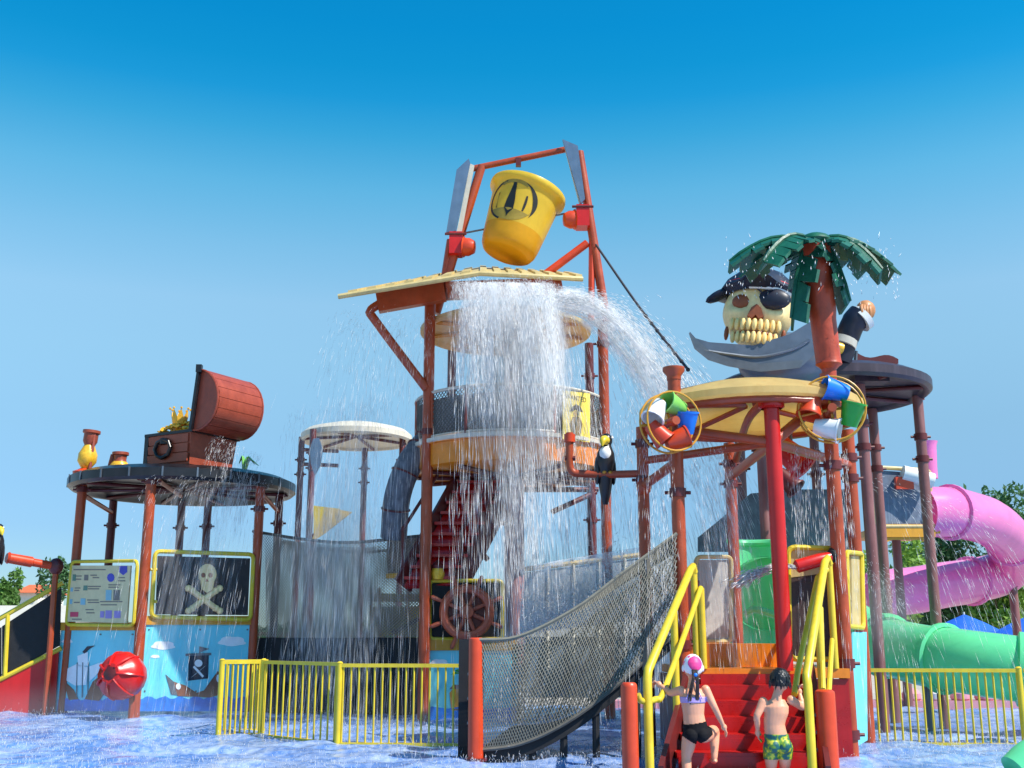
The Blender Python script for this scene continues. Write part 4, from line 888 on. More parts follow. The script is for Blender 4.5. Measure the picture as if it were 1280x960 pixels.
# bucket wheels
def bucket_wheel(px, py, D, r, cols, label, yaw, rot0):
    c = P(px, py, D); t = thing('bucket_carousel', c, label, 'water toy', 'bucket wheels on the canopy edge'); q = Matrix.Rotation(yaw, 3, 'Z')
    f = lambda rr, a, o=0.: c + q @ Vector((rr * math.cos(a), o, rr * math.sin(a)))
    for o in (-.09, .09): MB().tube([f(r, a, o) for a in np.linspace(0, 2 * math.pi, 33)], .012, 8).build('ring', YELDK, t)
    for k in range(4): a = rot0 + k * math.pi / 2 + .4; MB().tube([f(0, a), f(r, a, .09)], .016, 6).build('spoke', YELDK, t)
    MB().tube([f(0, 0, -.14), f(0, 0, .3)], .05, 10).build('hub', RUST, t)
    for k, m in enumerate(cols):
        a = rot0 + 2 * math.pi * k / len(cols); p = f(r * .62, a); ax = q @ Vector((-math.sin(a), -.25, math.cos(a)))
        s_ = r * .4
        MB().lathe([(.001, -s_ * .95), (s_ * .62, -s_ * .95), (s_ * .95, s_ * .8), (s_ * 1.02, s_ * .82), (s_ * 1.02, s_ * .95), (s_ * .88, s_ * .93), (s_ * .55, -s_ * .85), (.001, -s_ * .85)], p, 16, ax).build('bucket', m, t)
    return t
bucket_wheel(838, 528, 12.25, .335, [LIME, WHITEB, REDB, ORED, BLUEB], 'bucket wheel with lime, white, red, orange and blue buckets', R(20), R(75))
bucket_wheel(1039, 512, 12.3, .365, [BLUEB, ORED, WHITEB, GREENB], 'bucket wheel with blue, orange, white and green buckets under the palm', R(-10), R(75))
# pipe and toucan between pavilion and tower
pt = P(757, 594, 14.3)
pi_ = MB().tube(arc([P(712, 541, 14.3), P(712, 552, 14.3), P(712, 580, 14.3), P(716, 590, 14.3), P(724, 592, 14.3), P(760, 593, 14.25), P(804, 592, 14.1)], 4), .05, 10).build('perch_pipe', RUST); tag(pi_, 'thin rust red pipe with an upturned end carrying the toucan', 'pipe')
MB().tube([P(712, 543, 14.3), P(712, 553, 14.3)], .075, 10).build('pipe_mouth', ORED, pi_); MB().tube([P(706, 573, 14.3), P(719, 573, 14.3)], .035, 6).build('clamp', DRUST, pi_)
toucan(pt + UP * .06, .95, 'black toucan figure with white bib perched on the thin pipe', .15, -1)
# ------------------------------------------------------------------ plastic palm
pb0 = P(1037, 478, 12.6)
pm = thing('plastic_palm', pb0, 'plastic palm with thick red trunk and dark green serrated fronds', 'palm tree')
tr = arc([P(1037, 482, 12.6), P(1036, 458, 12.6), P(1035, 448, 12.6), P(1029, 400, 12.6), P(1023, 350, 12.6), P(1019, 308, 12.6)], 5)
rr_ = np.interp(np.linspace(0, 1, len(tr)), [0, .19, .21, .4, .6, .62, .8, .82, 1], [.085, .085, .155, .145, .15, .165, .158, .17, .175])
MB().tube(tr, list(rr_), 16).build('trunk', TRUNK, pm)
crown = P(1019, 308, 12.6) + UP * .04
def frond(az, L_, rise, droop, wf=1.0, roll=0.):
    d = Vector((math.sin(az), math.cos(az), 0)); s0_ = Vector((math.cos(az), -math.sin(az), 0)); n = 9
    spine = [crown + d * (L_ * t) + UP * (rise * math.sin(min(1, t * 1.6) * math.pi * .5) - droop * t ** 2.2) for t in np.linspace(0, 1, n)]
    mb = MB()
    for side in (-1, 1):
        for i in range(n - 1):
            t = (i + .5) / (n - 1); a, b = spine[i], spine[i + 1]; e_ = b - a; nn = e_.cross(s0_).normalized()
            if nn.z < 0: nn = -nn
            s_ = (s0_ * side * math.cos(roll * side) - nn * math.sin(.5)).normalized()
            w0 = 1.4 * wf * np.interp(t, [0, .2, .5, .85, 1], [.10, .20, .23, .19, .12]) * (1.0 if (i + (side > 0)) % 2 else .72) * random.uniform(.93, 1.07)
            sk_ = e_ * .45
            mb.ext([a - e_ * .04, b + e_ * .04, b + s_ * w0 + sk_ * .9, a + s_ * w0 + sk_ * 1.1], -nn * .035)
    mb.tube(spine, [.03] * (n - 1) + [.02], 6)
    mb.build('frond', GREEN, pm, False)
for az, L_, ri, dr, wf in ((R(-84), 1.02, .17, .36, 1.0), (R(-118), .82, .14, .50, 1.15), (R(-100), .36, .05, 1.0, 1.05), (R(98), .36, .06, .80, 1.1), (R(112), .74, .14, .56, 1.1), (R(82), 1.0, .17, .46, 1.0), (R(55), 1.0, .18, .28, .9), (R(0), .7, .14, .4, 1.0), (R(-50), .95, .18, .34, .9)): frond(az, L_, ri, dr, wf)
MB().ell(crown + UP * .02, .2, .2, .1, 12).build('crown_boss', GREEN, pm)
# ------------------------------------------------------------------ rope net at the front
nt_, T_, Bq = net('rope_net', [P(597, 800, 12.35), P(650, 795, 12.35), P(720, 760, 12.4), P(780, 715, 12.5), P(846, 667, 12.6)],
    [P(598, 938, 12.4), P(650, 930, 12.4), P(705, 905, 12.4), P(765, 862, 12.45), P(846, 790, 12.55)], .040, .55, .0052, NET, 'sagging grey rope net slung from bollard up to the pavilion post', 'net', bulge=.12)
MB().tube(T_, .022, 6).build('top_rope', NET, nt_); MB().tube(Bq, .022, 6).build('bottom_rope', NETD, nt_)
q5 = int(len(T_) * .5)
MB().grid([[p + Vector((0, .16, .01)) for p in T_[q5:]], [p + Vector((0, .17, -.05 - .17 * i / (len(T_) - q5))) for i, p in enumerate(T_[q5:])]]).build('canvas_strip', mat('grey_canvas', C(112, 110, 102), .8, .15, 10), nt_, fix=False)
MB().tube([P(808, 700, 12.56), P(808, 838, 12.5)], .05, 6).build('seam_post', NETD, nt_)
n2, T2_, B2 = net('rope_net', [P(640, 806, 13.5), P(690, 800, 13.5), P(740, 770, 13.5), P(790, 730, 13.6), P(850, 690, 13.6)],
    [P(640, 905, 13.5), P(690, 900, 13.5), P(740, 880, 13.5), P(790, 850, 13.6), P(850, 800, 13.6)], .05, .55, .0075, NETD, 'second darker rope net hanging just behind the sagging one', 'net')
cw = thing('climbing_ramp', (.8, 12.9, 0), 'black climbing ramp bed between the two rope nets', 'ramp')
MB().grid([[p + Vector((0, .03, .0)) for p in Bq], [q + Vector((0, 0, -.02)) for q in B2]]).build('bed', BLACKM, cw, fix=False)
MB().grid([[p + Vector((0, .04, .02)) for p in Bq], [p + Vector((0, .04, -.14)) for p in Bq]]).build('edge_board', BLACKM, cw, fix=False)
for i in range(6, len(Bq), 7): MB().tube([Bq[i] + Vector((0, .1, 0)), Vector((Bq[i].x, Bq[i].y + .1, -.06))], .04, 8).build('leg', BLACKM, cw)
# ================================================================== SKULL PAVILION behind
kc2 = xz(1022, 500, 17.0); KZ = 4.93
kp2 = thing('skull_pavilion', (kc2.x, kc2.y, 0), 'dark disc roofed pavilion on mauve posts behind the palm', 'pavilion')
DKROOF = mat('dark_plum_roof', C(52, 38, 48), .4, .25, 4, .05, stain=.4, stain_col=C(90, 78, 90))
disc_roof(kp2, kc2, 1.7, KZ, .22, DKROOF, dome=.12, ribs=9, ribm=DRUST)
for px, D in ((1080, 15.9), (1094, 18.0), (1152, 17.0), (1018, 18.6), (952, 16.2), (925, 18.0)): post(kp2, px, 560, D, -.05, KZ + .05, .08, mat('mauve_post', C(130, 82, 78), .4, .15, 3, stain=.4, stain_col=C(160, 120, 116)), clamps=(KZ - .6, KZ - .95))
MB().tube([P(1152, 500, 17), P(1147, 468, 17)], [.05, .04], 8).build('finial', RUST, kp2)
# grey net wedge
kn = Plane(xz(872, 660, 17.3), xz(1075, 660, 17.6))
kn.poly([(872, 672), (905, 645), (938, 617), (1000, 612), (1062, 612), (1066, 690), (872, 690)], 0, .03, 'net_screen', mat('net_screen_grey', C(96, 98, 104), .7, .3, 10, stain=.5, stain_col=C(130, 134, 140)), kp2)
# --- skull
sk0 = P(945, 462, 15.4); sk0.z = KZ + .3
skt = thing('pirate_skull', sk0, 'large pirate skull figure with black hat, eyepatch and curved grey sword', 'statue')
SD = 15.4; px2 = 1 / (FPX / (SD * CF + 4.6 * SF))
def skp(x, y, dy=0.): return P(x, y, SD + dy)
prof_ = MB(); hc = skp(947, 394)
cran = bmesh.new(); bmesh.ops.create_icosphere(cran, subdivisions=4, radius=1)
for v in cran.verts:
    x, y, z = v.co
    sx, sy, sz = .44, .42, .45
    jaw = max(0, -z - .1)
    nx_ = x * sx * (1 - .16 * jaw); ny_ = y * sy * (1 - .2 * jaw); nz_ = z * sz * (1.0 if z > 0 else 1.05)
    if y < 0:
        ck = math.exp(-(((abs(x) - .62) / .22) ** 2 + ((z + .22) / .2) ** 2)); ny_ -= .05 * ck; nx_ += .03 * ck * (1 if x > 0 else -1)
        for ex in (-.42, .42):
            e_ = math.exp(-(((x - ex) / .2) ** 2 + ((z - .08) / .17) ** 2)); ny_ += .13 * e_
        e_ = math.exp(-(((x) / .12) ** 2 + ((z + .22) / .13) ** 2)); ny_ += .09 * e_
        e_ = math.exp(-(((x) / .5) ** 2 + ((z + .72) / .22) ** 2)); ny_ -= .09 * e_
    v.co = (nx_, ny_, nz_)
ROTS = Matrix.Rotation(R(-14), 3, 'Z') @ Matrix.Rotation(R(8), 3, 'Y') @ Matrix.Rotation(R(-4), 3, 'X')
me = bpy.data.meshes.new('skull_head'); 
for v in cran.verts: v.co = ROTS @ v.co * 1.13 + hc - Vector(skt['_o'])
cran.to_mesh(me); cran.free(); me.polygons.foreach_set('use_smooth', [True] * len(me.polygons)); me.materials.append(BONE)
sko = bpy.data.objects.new('skull_head', me); COL.objects.link(sko); sko.parent = skt; sko['_o'] = skt['_o']
sf = lambda x, y, z: hc + ROTS @ Vector((x, y, z)) * 1.13
MB().ell(sf(-.185, -.315, .05), .145, .07, .115, 14, ROTS).build('eye_socket', BONEDK, sko)
MB().ext([sf(-.1, -.44, -.17), sf(-.06, -.44, -.06), sf(.0, -.44, -.01), sf(.06, -.44, -.06), sf(.1, -.44, -.17), sf(.04, -.44, -.2), sf(0, -.44, -.15), sf(-.04, -.44, -.2)], ROTS @ Vector((0, .16, 0))).build('nose_hole', BONEDK, sko)
MB().ell(sf(.2, -.37, .09), .235, .085, .155, 16, ROTS).build('eyepatch', NAVY, sko)
MB().tube([sf(.1, -.4, .12), sf(-.1, -.42, .27), sf(-.33, -.22, .33)], .014, 6).build('patch_strap', NAVY, sko)
MB().tube([sf(x * .9, -.455 + .32 * (x / .4) ** 2, -.375) for x in np.linspace(-.3, .3, 9)], .02, 6).build('mouth_line', BONEDK, sko)
TOOTH = mat('tooth_ivory', C(248, 212, 138), .4, .12, 10)
for row in range(2):
    for i in range(9):
        x = -.28 + i * .07; yy = -.43 + .32 * (x / .4) ** 2
        MB().ell(sf(x * (1.02 if row == 0 else .92), yy - .035, -.29 - row * .165 + .03 * (x / .25) ** 2), .041, .05, .095, 10, ROTS).build('tooth', TOOTH, sko)
for s_ in (-1, 1): MB().ell(sf(s_ * .35, -.2, -.34), .035, .06, .11, 10, ROTS).build('jaw_hollow', BONEDK, sko)
# hat
hat = MB(); hr = []
for k in range(33):
    a = 2 * math.pi * k / 32; br_ = 1 + .42 * max(0, math.cos(3 * (a + math.pi / 2) )) ** 1.5
    hr.append([sf(.42 * math.cos(a), .42 * math.sin(a), .20), sf(.50 * br_ * math.cos(a), .5 * br_ * math.sin(a), .22 + .06 * br_), sf(.44 * math.cos(a), .44 * math.sin(a), .40), sf(.3 * math.cos(a), .3 * math.sin(a), .53), sf(.02 * math.cos(a), .02 * math.sin(a), .56)])
hat.grid(hr); hat.build('hat', NAVY, sko)
MB().tube([sf(.45 * math.cos(a), .45 * math.sin(a), .315 ) for a in np.linspace(R(-150), R(-20), 16)], .035, 8).build('hat_band', RED, sko)
MB().tube([sf(.425 * math.cos(a), .425 * math.sin(a), .235) for a in np.linspace(R(-105), R(-20), 14)], .04, 8).build('bandana', WHITEB, sko)
MB().ell(sf(-.5, -.1, .2), .22, .12, .07, 12, ROTS @ Matrix.Rotation(R(-32), 3, 'Y')).build('hat_corner', NAVY, sko)
# sword
swp = [(861, 417), (868, 425), (885, 430), (912, 432), (940, 434), (985, 420), (1015, 402), (1021, 440), (1000, 460), (950, 465), (910, 458), (885, 450), (868, 436)]
swo = MB().ext([skp(x, y, -.42) for x, y in swp], (0, -.10, 0)).build('sword_blade', GREYS, skt)
bvp = [(861, 417), (868, 436), (885, 450), (910, 458), (950, 465), (1000, 460), (1004, 450), (950, 455), (912, 448), (888, 440)]
MB().ext([skp(x, y, -.53) for x, y in bvp], (0, -.02, 0)).build('blade_edge', STEEL, swo)
MB().tube(arc([skp(880, 438, -.53), skp(912, 443, -.53), skp(950, 446, -.53), skp(990, 437, -.53), skp(1012, 425, -.53)], 5), .022, 6).build('blade_ridge', STEEL, swo)
MB().tube([skp(1015, 425, -.45), skp(1035, 432, -.45), skp(1052, 436, -.4)], .08, 10).build('sword_hilt', GOLD, swo)
# body hump + arm
MB().ell(skp(985, 452, .25), .75, .5, .42, 20).build('shoulders', GREYS, skt)
MB().tube(arc([skp(1050, 452, 0), skp(1058, 425, -.05), skp(1066, 405, -.1), skp(1076, 393, -.12)], 5), [.16] * 6 + [.17] * 5 + [.18] * 5, 14).build('sleeve', NAVY, skt)
MB().tube([skp(1054, 432, -.06), skp(1057, 424, -.06)], .18, 14).build('cuff', PALE, skt); MB().tube([skp(1074, 401, -.12), skp(1080, 396, -.12)], .195, 14).build('cuff', WHITEB, skt)
hn = MB().ell(skp(1082, 388, -.12), .14, .13, .15, 14)
for k in range(4): hn.tube(arc([skp(1078 + k * 3.2, 381, -.16), skp(1077 + k * 3.4, 385, -.26), skp(1078 + k * 3.2, 393, -.27), skp(1080 + k * 2.4, 396, -.2)], 3), .03, 8)
hn.tube([skp(1075, 390, -.18), skp(1079, 396, -.27), skp(1086, 398, -.27)], .032, 8)
hn.build('fist', mat('fist_brown', C(186, 124, 74), .45, .15, 6), skt)
fl = MB(); rows = []
for t in np.linspace(0, 1, 10): rows.append([skp(1070 + 53 * t, 440 + 10 * t + 4 * math.sin(t * 6), .4), skp(1070 + 53 * t, 462 - 6 * t + 4 * math.sin(t * 6), .4)])
fl.grid(rows); fl.add([p + Vector((0, .04, 0)) for r_ in rows for p in r_], [(i * 2, i * 2 + 2, i * 2 + 3, i * 2 + 1) for i in range(9)])
pn = thing('red_pennant', Vector((skp(1070, 480, .4).x, skp(1070, 480, .4).y, KZ + .25)), 'waving dull red pennant on the dark disc roof', 'flag')
fl.build('cloth', DRUST, pn, fix=False); MB().tube([Vector((skp(1070, 480, .42).x, SD + .42, KZ + .2)), skp(1070, 439, .42)], .03, 8).build('pole', STEEL, pn)
MB().box(skp(1086, 470, .4), .5, .3, .22).build('base', DKROOF, pn)
# ================================================================== slide platform and pink slide
sc_ = xz(1130, 650, 20.6)
sp2 = thing('slide_platform', (sc_.x, sc_.y, 0), 'slide platform with grey screen above an ochre floor and arch', 'platform')
pk = Plane(xz(1092, 650, 20.2), xz(1165, 650, 20.4))
MAU = MATS['mauve_post']
pk.poly([(1096, 588), (1150, 592), (1158, 655), (1098, 655)], 0, .03, 'screen', mat('screen_blue_grey', C(94, 106, 124), .6, .2, 8, stain=.6, stain_col=C(150, 160, 172)), sp2)
panel_frame(sp2, [pk(1093, 584, .05), pk(1163, 588, .05), pk(1162, 658, .05), pk(1094, 658, .05)], .04, .12, CREAM)
pk.poly([(1092, 656), (1165, 656), (1165, 672), (1092, 672)], -.05, .12, 'floor_edge', YELDK, sp2)
pk.poly([(1092, 672), (1165, 672), (1165, 690), (1160, 680), (1150, 675), (1112, 675), (1104, 680), (1099, 690), (1092, 690)], -.02, .06, 'arch', YELDK, sp2)
for px, D in ((1094, 20.2), (1164, 20.4), (1122, 21.6)): post(sp2, px, 700, D, -.05, zat(px, 590, D), .085, MAU)
MB().box((sc_.x, 21.2, zat(1130, 662, 20.3)), 1.15, 1.6, .12).build('floor', YELDK, sp2)
cn = P(1150, 597, 20.1); MB().tube([P(1128, 591, 20.1), P(1166, 601, 20.1)], .14, 14).build('roller', WHITEB, sp2); MB().box(P(1130, 604, 20.1), .32, .1, .22).build('roller_bracket', ORED, sp2)
ptn = thing('pink_slide', xz(1220, 700, 23), 'bright pink tube slide bending round and back behind the platform', 'slide')
path = [P(1150, 640, 20.6), P(1180, 640, 20.8), P(1205, 643, 21.2), P(1240, 655, 22.2), P(1266, 682, 23.6), P(1258, 712, 24.6), P(1225, 724, 24.4), P(1180, 731, 23.6), P(1140, 738, 23.0), P(1095, 742, 22.6)]
sm = arc(path, 7)
MB().tube(sm, .47, 24, False).build('tube', PINK, ptn)
for i in (9, 27, 44): 
    d = (sm[i + 1] - sm[i - 1]).normalized() * .05; MB().tube([sm[i] - d, sm[i] - d * .6, sm[i] + d * .6, sm[i] + d], [.48, .53, .53, .48], 24, False).build('joint_flange', PINK, ptn)
for i in (33,): MB().tube([sm[i] - UP * .4, Vector((sm[i].x, sm[i].y, -.05))], .09, 10).build('support', MAU, ptn)
MB().lathe([(.2, .5), (.17, .42), (.15, 0), (.15, -.2)], P(1161, 585, 20.7), 16).build('vent_pipe', PINK, ptn)
# ================================================================== green slide
gs = thing('green_slide', xz(1180, 800, 16), 'glossy green tube slide running down behind the yellow fence', 'slide')
gpath = [P(955, 742, 15.6), P(985, 745, 17.0), P(1030, 762, 18.2), P(1085, 798, 18.0), P(1140, 816, 16.9), P(1200, 826, 16.0), P(1290, 838, 15.5), P(1400, 850, 15.4)]
gm_ = arc(gpath, 7)
MB().tube(gm_, [.5 if i < 8 else .44 for i in range(len(gm_))], 26, False).build('tube', GSLIDE, gs)
for i in (14, 24, 33, 41): d = (gm_[i + 1] - gm_[i - 1]).normalized() * .05; MB().tube([gm_[i] - d, gm_[i] - d * .6, gm_[i] + d * .6, gm_[i] + d], [.45, .5, .5, .45], 26, False).build('joint_flange', GSLIDE, gs)
for i in (20, 30, 44): MB().tube([gm_[i] - UP * .3, Vector((gm_[i].x, gm_[i].y, -.05))], .07, 10).build('support', STEEL, gs)
ge = thing('slide_entrance', xz(947, 780, 15.4), 'tall green slide entrance hood behind the fire pole', 'slide entrance')
rows = []
for a in np.linspace(R(180), R(360), 17):
    rows.append([Vector((P(947, 730, 15.6).x - .36 * math.cos(a), 15.6 - .3 * math.sin(a), z)) for z in (DZ - .05, zat(947, 676, 15.5) - .02, zat(947, 676, 15.5))])
MB().grid(rows).build('hood', GSLIDE, ge, fix=False)
MB().tube([r_[2] for r_ in rows], .05, 8).build('hood_rim', GSLIDE, ge)
MB().tube(arc([P(932, 768, 15.1), P(945, 762, 15.0), P(972, 770, 14.9)], 6), .05, 8).build('lip', GSLIDE, ge)
ln = P(1284, 962, 10.7)
lo = MB().tube(arc([ln + Vector((-.12, 0, .0)), ln + Vector((.1, .05, .14)), ln + Vector((.5, .1, .22)), ln + Vector((1.2, .2, .3))], 5), .14, 14).build('slide_lip', GSLIDE); tag(lo, 'pale green rounded end of a low slide at the water', 'slide')
# ================================================================== CHILDREN
def skinmat():
    m = mat('wet_skin', C(226, 160, 124), .38, .07, 9, spec=.45); b = m.node_tree.nodes['Principled BSDF']
    b.inputs['Subsurface Weight'].default_value = .12; b.inputs['Subsurface Radius'].default_value = (.03, .012, .006); return m
SKIN = skinmat()
def remesh(mb, vox=.0065, it=3):
    me = bpy.data.meshes.new('tmp_body'); me.from_pydata(mb.v, [], mb.f); o = bpy.data.objects.new('tmp_body', me); COL.objects.link(o)
    r_ = o.modifiers.new('r', 'REMESH'); r_.mode = 'VOXEL'; r_.voxel_size = vox; s_ = o.modifiers.new('s', 'SMOOTH'); s_.iterations = it; s_.factor = .5
    dg = bpy.context.evaluated_depsgraph_get(); out_ = bpy.data.meshes.new_from_object(o.evaluated_get(dg)); bpy.data.objects.remove(o); return out_
def person(name, J, label, head_r, cloth):
    base = Vector(J['pelvis']); base.z = -.1
    t = thing(name, base, label, 'person', 'children climbing the red steps')
    mb = MB()
    def limb(pts, rad, n=12, k=5):
        a = arc(pts, k); rs = np.interp(np.linspace(0, 1, len(a)), np.linspace(0, 1, len(rad)), rad); mb.tube(a, list(rs), n)
        mb.ell(a[0], rad[0], rad[0], rad[0], 12); mb.ell(a[-1], rad[-1], rad[-1], rad[-1], 12)
    h = J['head']; hr = head_r
    mb.ell(h, hr * .9, hr * 1.02, hr * 1.12, 20); mb.ell(h + Vector((0, hr * .35, -hr * .62)), hr * .6, hr * .55, hr * .5, 14)
    mb.ell(h + Vector((0, hr * 1.03, -hr * .22)), hr * .13, hr * .2, hr * .2, 10)                     # nose
    mb.ell(h + Vector((0, hr * .92, -hr * .58)), hr * .26, hr * .1, hr * .07, 10)                      # mouth
    for s_ in (-1, 1): mb.ell(h + Vector((s_ * hr * .93, 0, -hr * .2)), hr * .1, hr * .2, hr * .28, 10)  # ears
    limb([h + Vector((0, 0, -hr * .6)), J['neck'], J['chest'] + UP * .03], [.045, .042, .06])
    # trunk: stacked elliptical rings
    cpts = [J['pelvis'] - UP * .05, J['pelvis'], J['waist'], J['chest'] - UP * .04, J['chest'] + UP * .02, (J['shL'] + J['shR']) / 2 + UP * .012]
    W_ = [.085, .112, .098, .115, .122, .07]; Dp = [.07, .085, .072, .078, .075, .045]
    cc = arc(cpts, 5); n = 20; vs = []
    for i, c in enumerate(cc):
        q = i / (len(cc) - 1); ww = np.interp(q, np.linspace(0, 1, 6), W_); dd = np.interp(q, np.linspace(0, 1, 6), Dp)
        vs += [c + Vector((ww * math.cos(2 * math.pi * k / n), dd * math.sin(2 * math.pi * k / n), 0)) for k in range(n)]
    m = len(cc); mb.add(vs, [(i * n + k, i * n + (k + 1) % n, (i + 1) * n + (k + 1) % n, (i + 1) * n + k) for i in range(m - 1) for k in range(n)] + [tuple(range(n))[::-1], tuple(range((m - 1) * n, m * n))])
    for s_ in (-1, 1): mb.ell(J['pelvis'] + Vector((s_ * .05, -.045, -.035)), .062, .06, .065, 14)
    for s_, sd_ in (('L', -1), ('R', 1)):
        sh, el, ha = J['sh' + s_], J['el' + s_], J['ha' + s_]
        limb([sh, sh.lerp(el, .5), el, el.lerp(ha, .5), ha], [.044, .038, .032, .029, .021])
        d = (ha - el).normalized(); side = d.cross(Vector((0, 1, 0))).normalized(); nn = side.cross(d)
        palm = ha + d * .035; mb.ell(palm, .03, .026, .032, 12)
        grip = J.get('grip' + s_)
        for k in range(4):
            b0 = palm + d * .02 + nn * ((k - 1.5) * .0145); L_ = (.052, .06, .056, .044)[k]
            curl = side * (-.6 * L_ * sd_ if grip else -.25 * L_ * sd_)
            mb.tube([b0, b0 + d * L_ * .5, b0 + d * L_ * (.75 if grip else .95) + curl * (1.2 if grip else 1), b0 + d * L_ * (.3 if grip else 1.2) + curl * 2], [.0095, .009, .0082, .0065], 6)
        tb_ = palm - d * .012 + nn * .02; mb.tube([tb_, tb_ + nn * .022 + d * .012, tb_ + nn * .03 + d * .035 - side * .012 * sd_], [.011, .0095, .007], 6)
        hp, kn, an_ = J['hip' + s_], J['kn' + s_], J['an' + s_]
        limb([hp, hp.lerp(kn, .5), kn, kn.lerp(an_, .45), an_], [.07, .064, .048, .045, .03])
        mb.ell(an_ + Vector((0, .045, -.03)), .035, .09, .028, 12)
        for k in range(5): mb.ell(an_ + Vector((sd_ * (.018 - k * .011), .13 - abs(k - 1) * .007, -.036)), .009, .018, .012, 8)
    me = remesh(mb)
    me.materials.clear(); me.materials.append(SKIN)
    co = np.empty(len(me.vertices) * 3); me.vertices.foreach_get('co', co); co = co.reshape(-1, 3)
    no = np.empty(len(me.vertices) * 3); me.vertices.foreach_get('normal', no); no = no.reshape(-1, 3)
    polys = [tuple(p.vertices) for p in me.polygons]
    for cname, pred, off, cm in cloth:
        keep = np.array([pred(Vector(c)) for c in co]); fs = [f for f in polys if all(keep[i] for i in f)]
        ids = sorted({i for f in fs for i in f}); mp = {i: k for k, i in enumerate(ids)}
        if not ids: continue
        cme = bpy.data.meshes.new(cname); V = co[ids] + no[ids] * off
        V2 = co[ids] - no[ids] * .002; nv = len(ids); F_ = [tuple(mp[i] for i in f) for f in fs]
        from collections import Counter
        ec = Counter(); 
        for f in F_:
            for a, b in zip(f, f[1:] + f[:1]): ec[(a, b)] += 1
        edge = [(a, b) for (a, b) in ec if (b, a) not in ec]
        cme.from_pydata((np.concatenate([V, V2]) - np.array(base)).tolist(), [], F_ + [(b, a, a + nv, b + nv) for a, b in edge]); cme.materials.append(cm)
        cme.polygons.foreach_set('use_smooth', [True] * len(cme.polygons))
        oc = bpy.data.objects.new(cname, cme); COL.objects.link(oc); oc.parent = t; oc['_o'] = tuple(base)
    for v in me.vertices: v.co -= base
    me.polygons.foreach_set('use_smooth', [True] * len(me.polygons)); me.name = 'body'
    ob_ = bpy.data.objects.new('body', me); COL.objects.link(ob_); ob_.parent = t; ob_['_o'] = tuple(base)
    EYEM = mat('eye_white', C(236, 234, 228), .2, .02)
    for s_ in (-1, 1): MB().ell(h + Vector((s_ * hr * .36, hr * .86, .0)), hr * .13, hr * .1, hr * .09, 10).build('eye', EYEM, t); MB().ell(h + Vector((s_ * hr * .36, hr * .95, .0)), hr * .06, hr * .04, hr * .06, 8).build('iris', NAVY, t)
    return t
def patch_mat(name, cols, scale):
    m = bpy.data.materials.new(name); m.use_nodes = True; N, L = m.node_tree.nodes, m.node_tree.links; b = N['Principled BSDF']; b.inputs['Roughness'].default_value = .5
    g = N.new('ShaderNodeNewGeometry'); v = N.new('ShaderNodeTexNoise'); v.inputs['Scale'].default_value = scale; v.inputs['Detail'].default_value = 1.5; L.new(g.outputs['Position'], v.inputs['Vector'])
    r_ = N.new('ShaderNodeValToRGB'); r_.color_ramp.interpolation = 'CONSTANT' if len(cols) < 3 else 'EASE'; e_ = r_.color_ramp.elements
    while len(e_) < len(cols): e_.new(.5)
    for k, c in enumerate(cols): e_[k].position = .36 + .3 * k / max(1, len(cols) - 1) if k else 0; e_[k].color = (*c, 1)
    L.new(v.outputs[0], r_.inputs[0]); L.new(r_.outputs[0], b.inputs['Base Color']); return m
G0 = 10.72
gj = dict(head=P(866, 833, G0), neck=P(866, 851, G0), chest=P(866, 872, G0), shL=P(851, 863, G0), shR=P(882, 862, G0), waist=P(867, 893, G0), pelvis=P(870, 914, G0),
    elL=P(838, 866, G0 + .06), haL=P(827, 858, G0 + .13), gripL=1, elR=P(893, 884, G0 - .03), haR=P(903, 905, G0 + .02),
    hipL=P(862, 921, G0), hipR=P(880, 919, G0), knL=P(858, 947, G0 + .04), anL=P(858, 947, G0) - UP * .25, knR=P(893, 914, G0 + .2), anR=P(893, 947, G0 + .14))
zf = lambda y: P(866, y, G0).z
near = lambda p, q, r_: math.hypot(p.x - q.x, p.y - q.y) < r_
BIK = mat('bikini_lavender', C(178, 150, 204), .5, .15, 20); BBL = mat('bikini_black', C(14, 12, 16), .8, .2, 20, spec=.2)
CAPM = patch_mat('cap_pink_white', [C(236, 232, 236), C(236, 70, 140)], 17)
HAIRB = mat('wet_brown_hair', C(62, 42, 32), .35, .35, 30, .4); HAIRK = mat('black_hair', C(16, 14, 16), .35, .3, 40, .5)
gh = gj['head']; hp_ = gj['pelvis']
girl = person('person', gj, 'child in pink and white swim cap and black bikini bottoms on the steps', .098, [
    ('swim_cap', lambda p: (p - gh).length < .135 and p.z > gh.z - .045 + .35 * (p.y - gh.y), .005, CAPM),
    ('cap_patch', lambda p: (p - gh - Vector((.012, -.085, .03))).length < .068, .0075, mat('cap_pink', C(232, 60, 130), .5, .1, 20)),
    ('bikini_top', lambda p: zf(878.5) < p.z < zf(870.5) and near(p, gj['chest'], .135), .005, BIK),
    ('bikini_bottom', lambda p: p.z < zf(903) - .15 * (p.x - hp_.x) * -1 and p.z > zf(930) + .62 * max(0, abs(p.x - hp_.x) - .015) and near(p, hp_, .15), .006, BBL)])
mb = MB()
for k in range(9):
    a = random.uniform(-.018, .018); b = random.uniform(-.02, .02); s_ = gh + Vector((a, -.1, -.03))
    mb.tube(arc([s_, s_ + Vector((b, -.02, -.08)), s_ + Vector((b * 2.2 - .01, .01, -.18 - random.uniform(0, .06))), s_ + Vector((b * 2.6 - .015, .03, -.27 - random.uniform(0, .05)))], 4), [.013, .012, .012, .011, .011, .01, .01, .009, .008, .007, .006, .005, .003], 6)
mb.build('ponytail', HAIRB, girl); MB().ell(gh + Vector((.004, -.115, -.075)), .022, .02, .02, 10).build('hair_tie', BLUEB, girl)
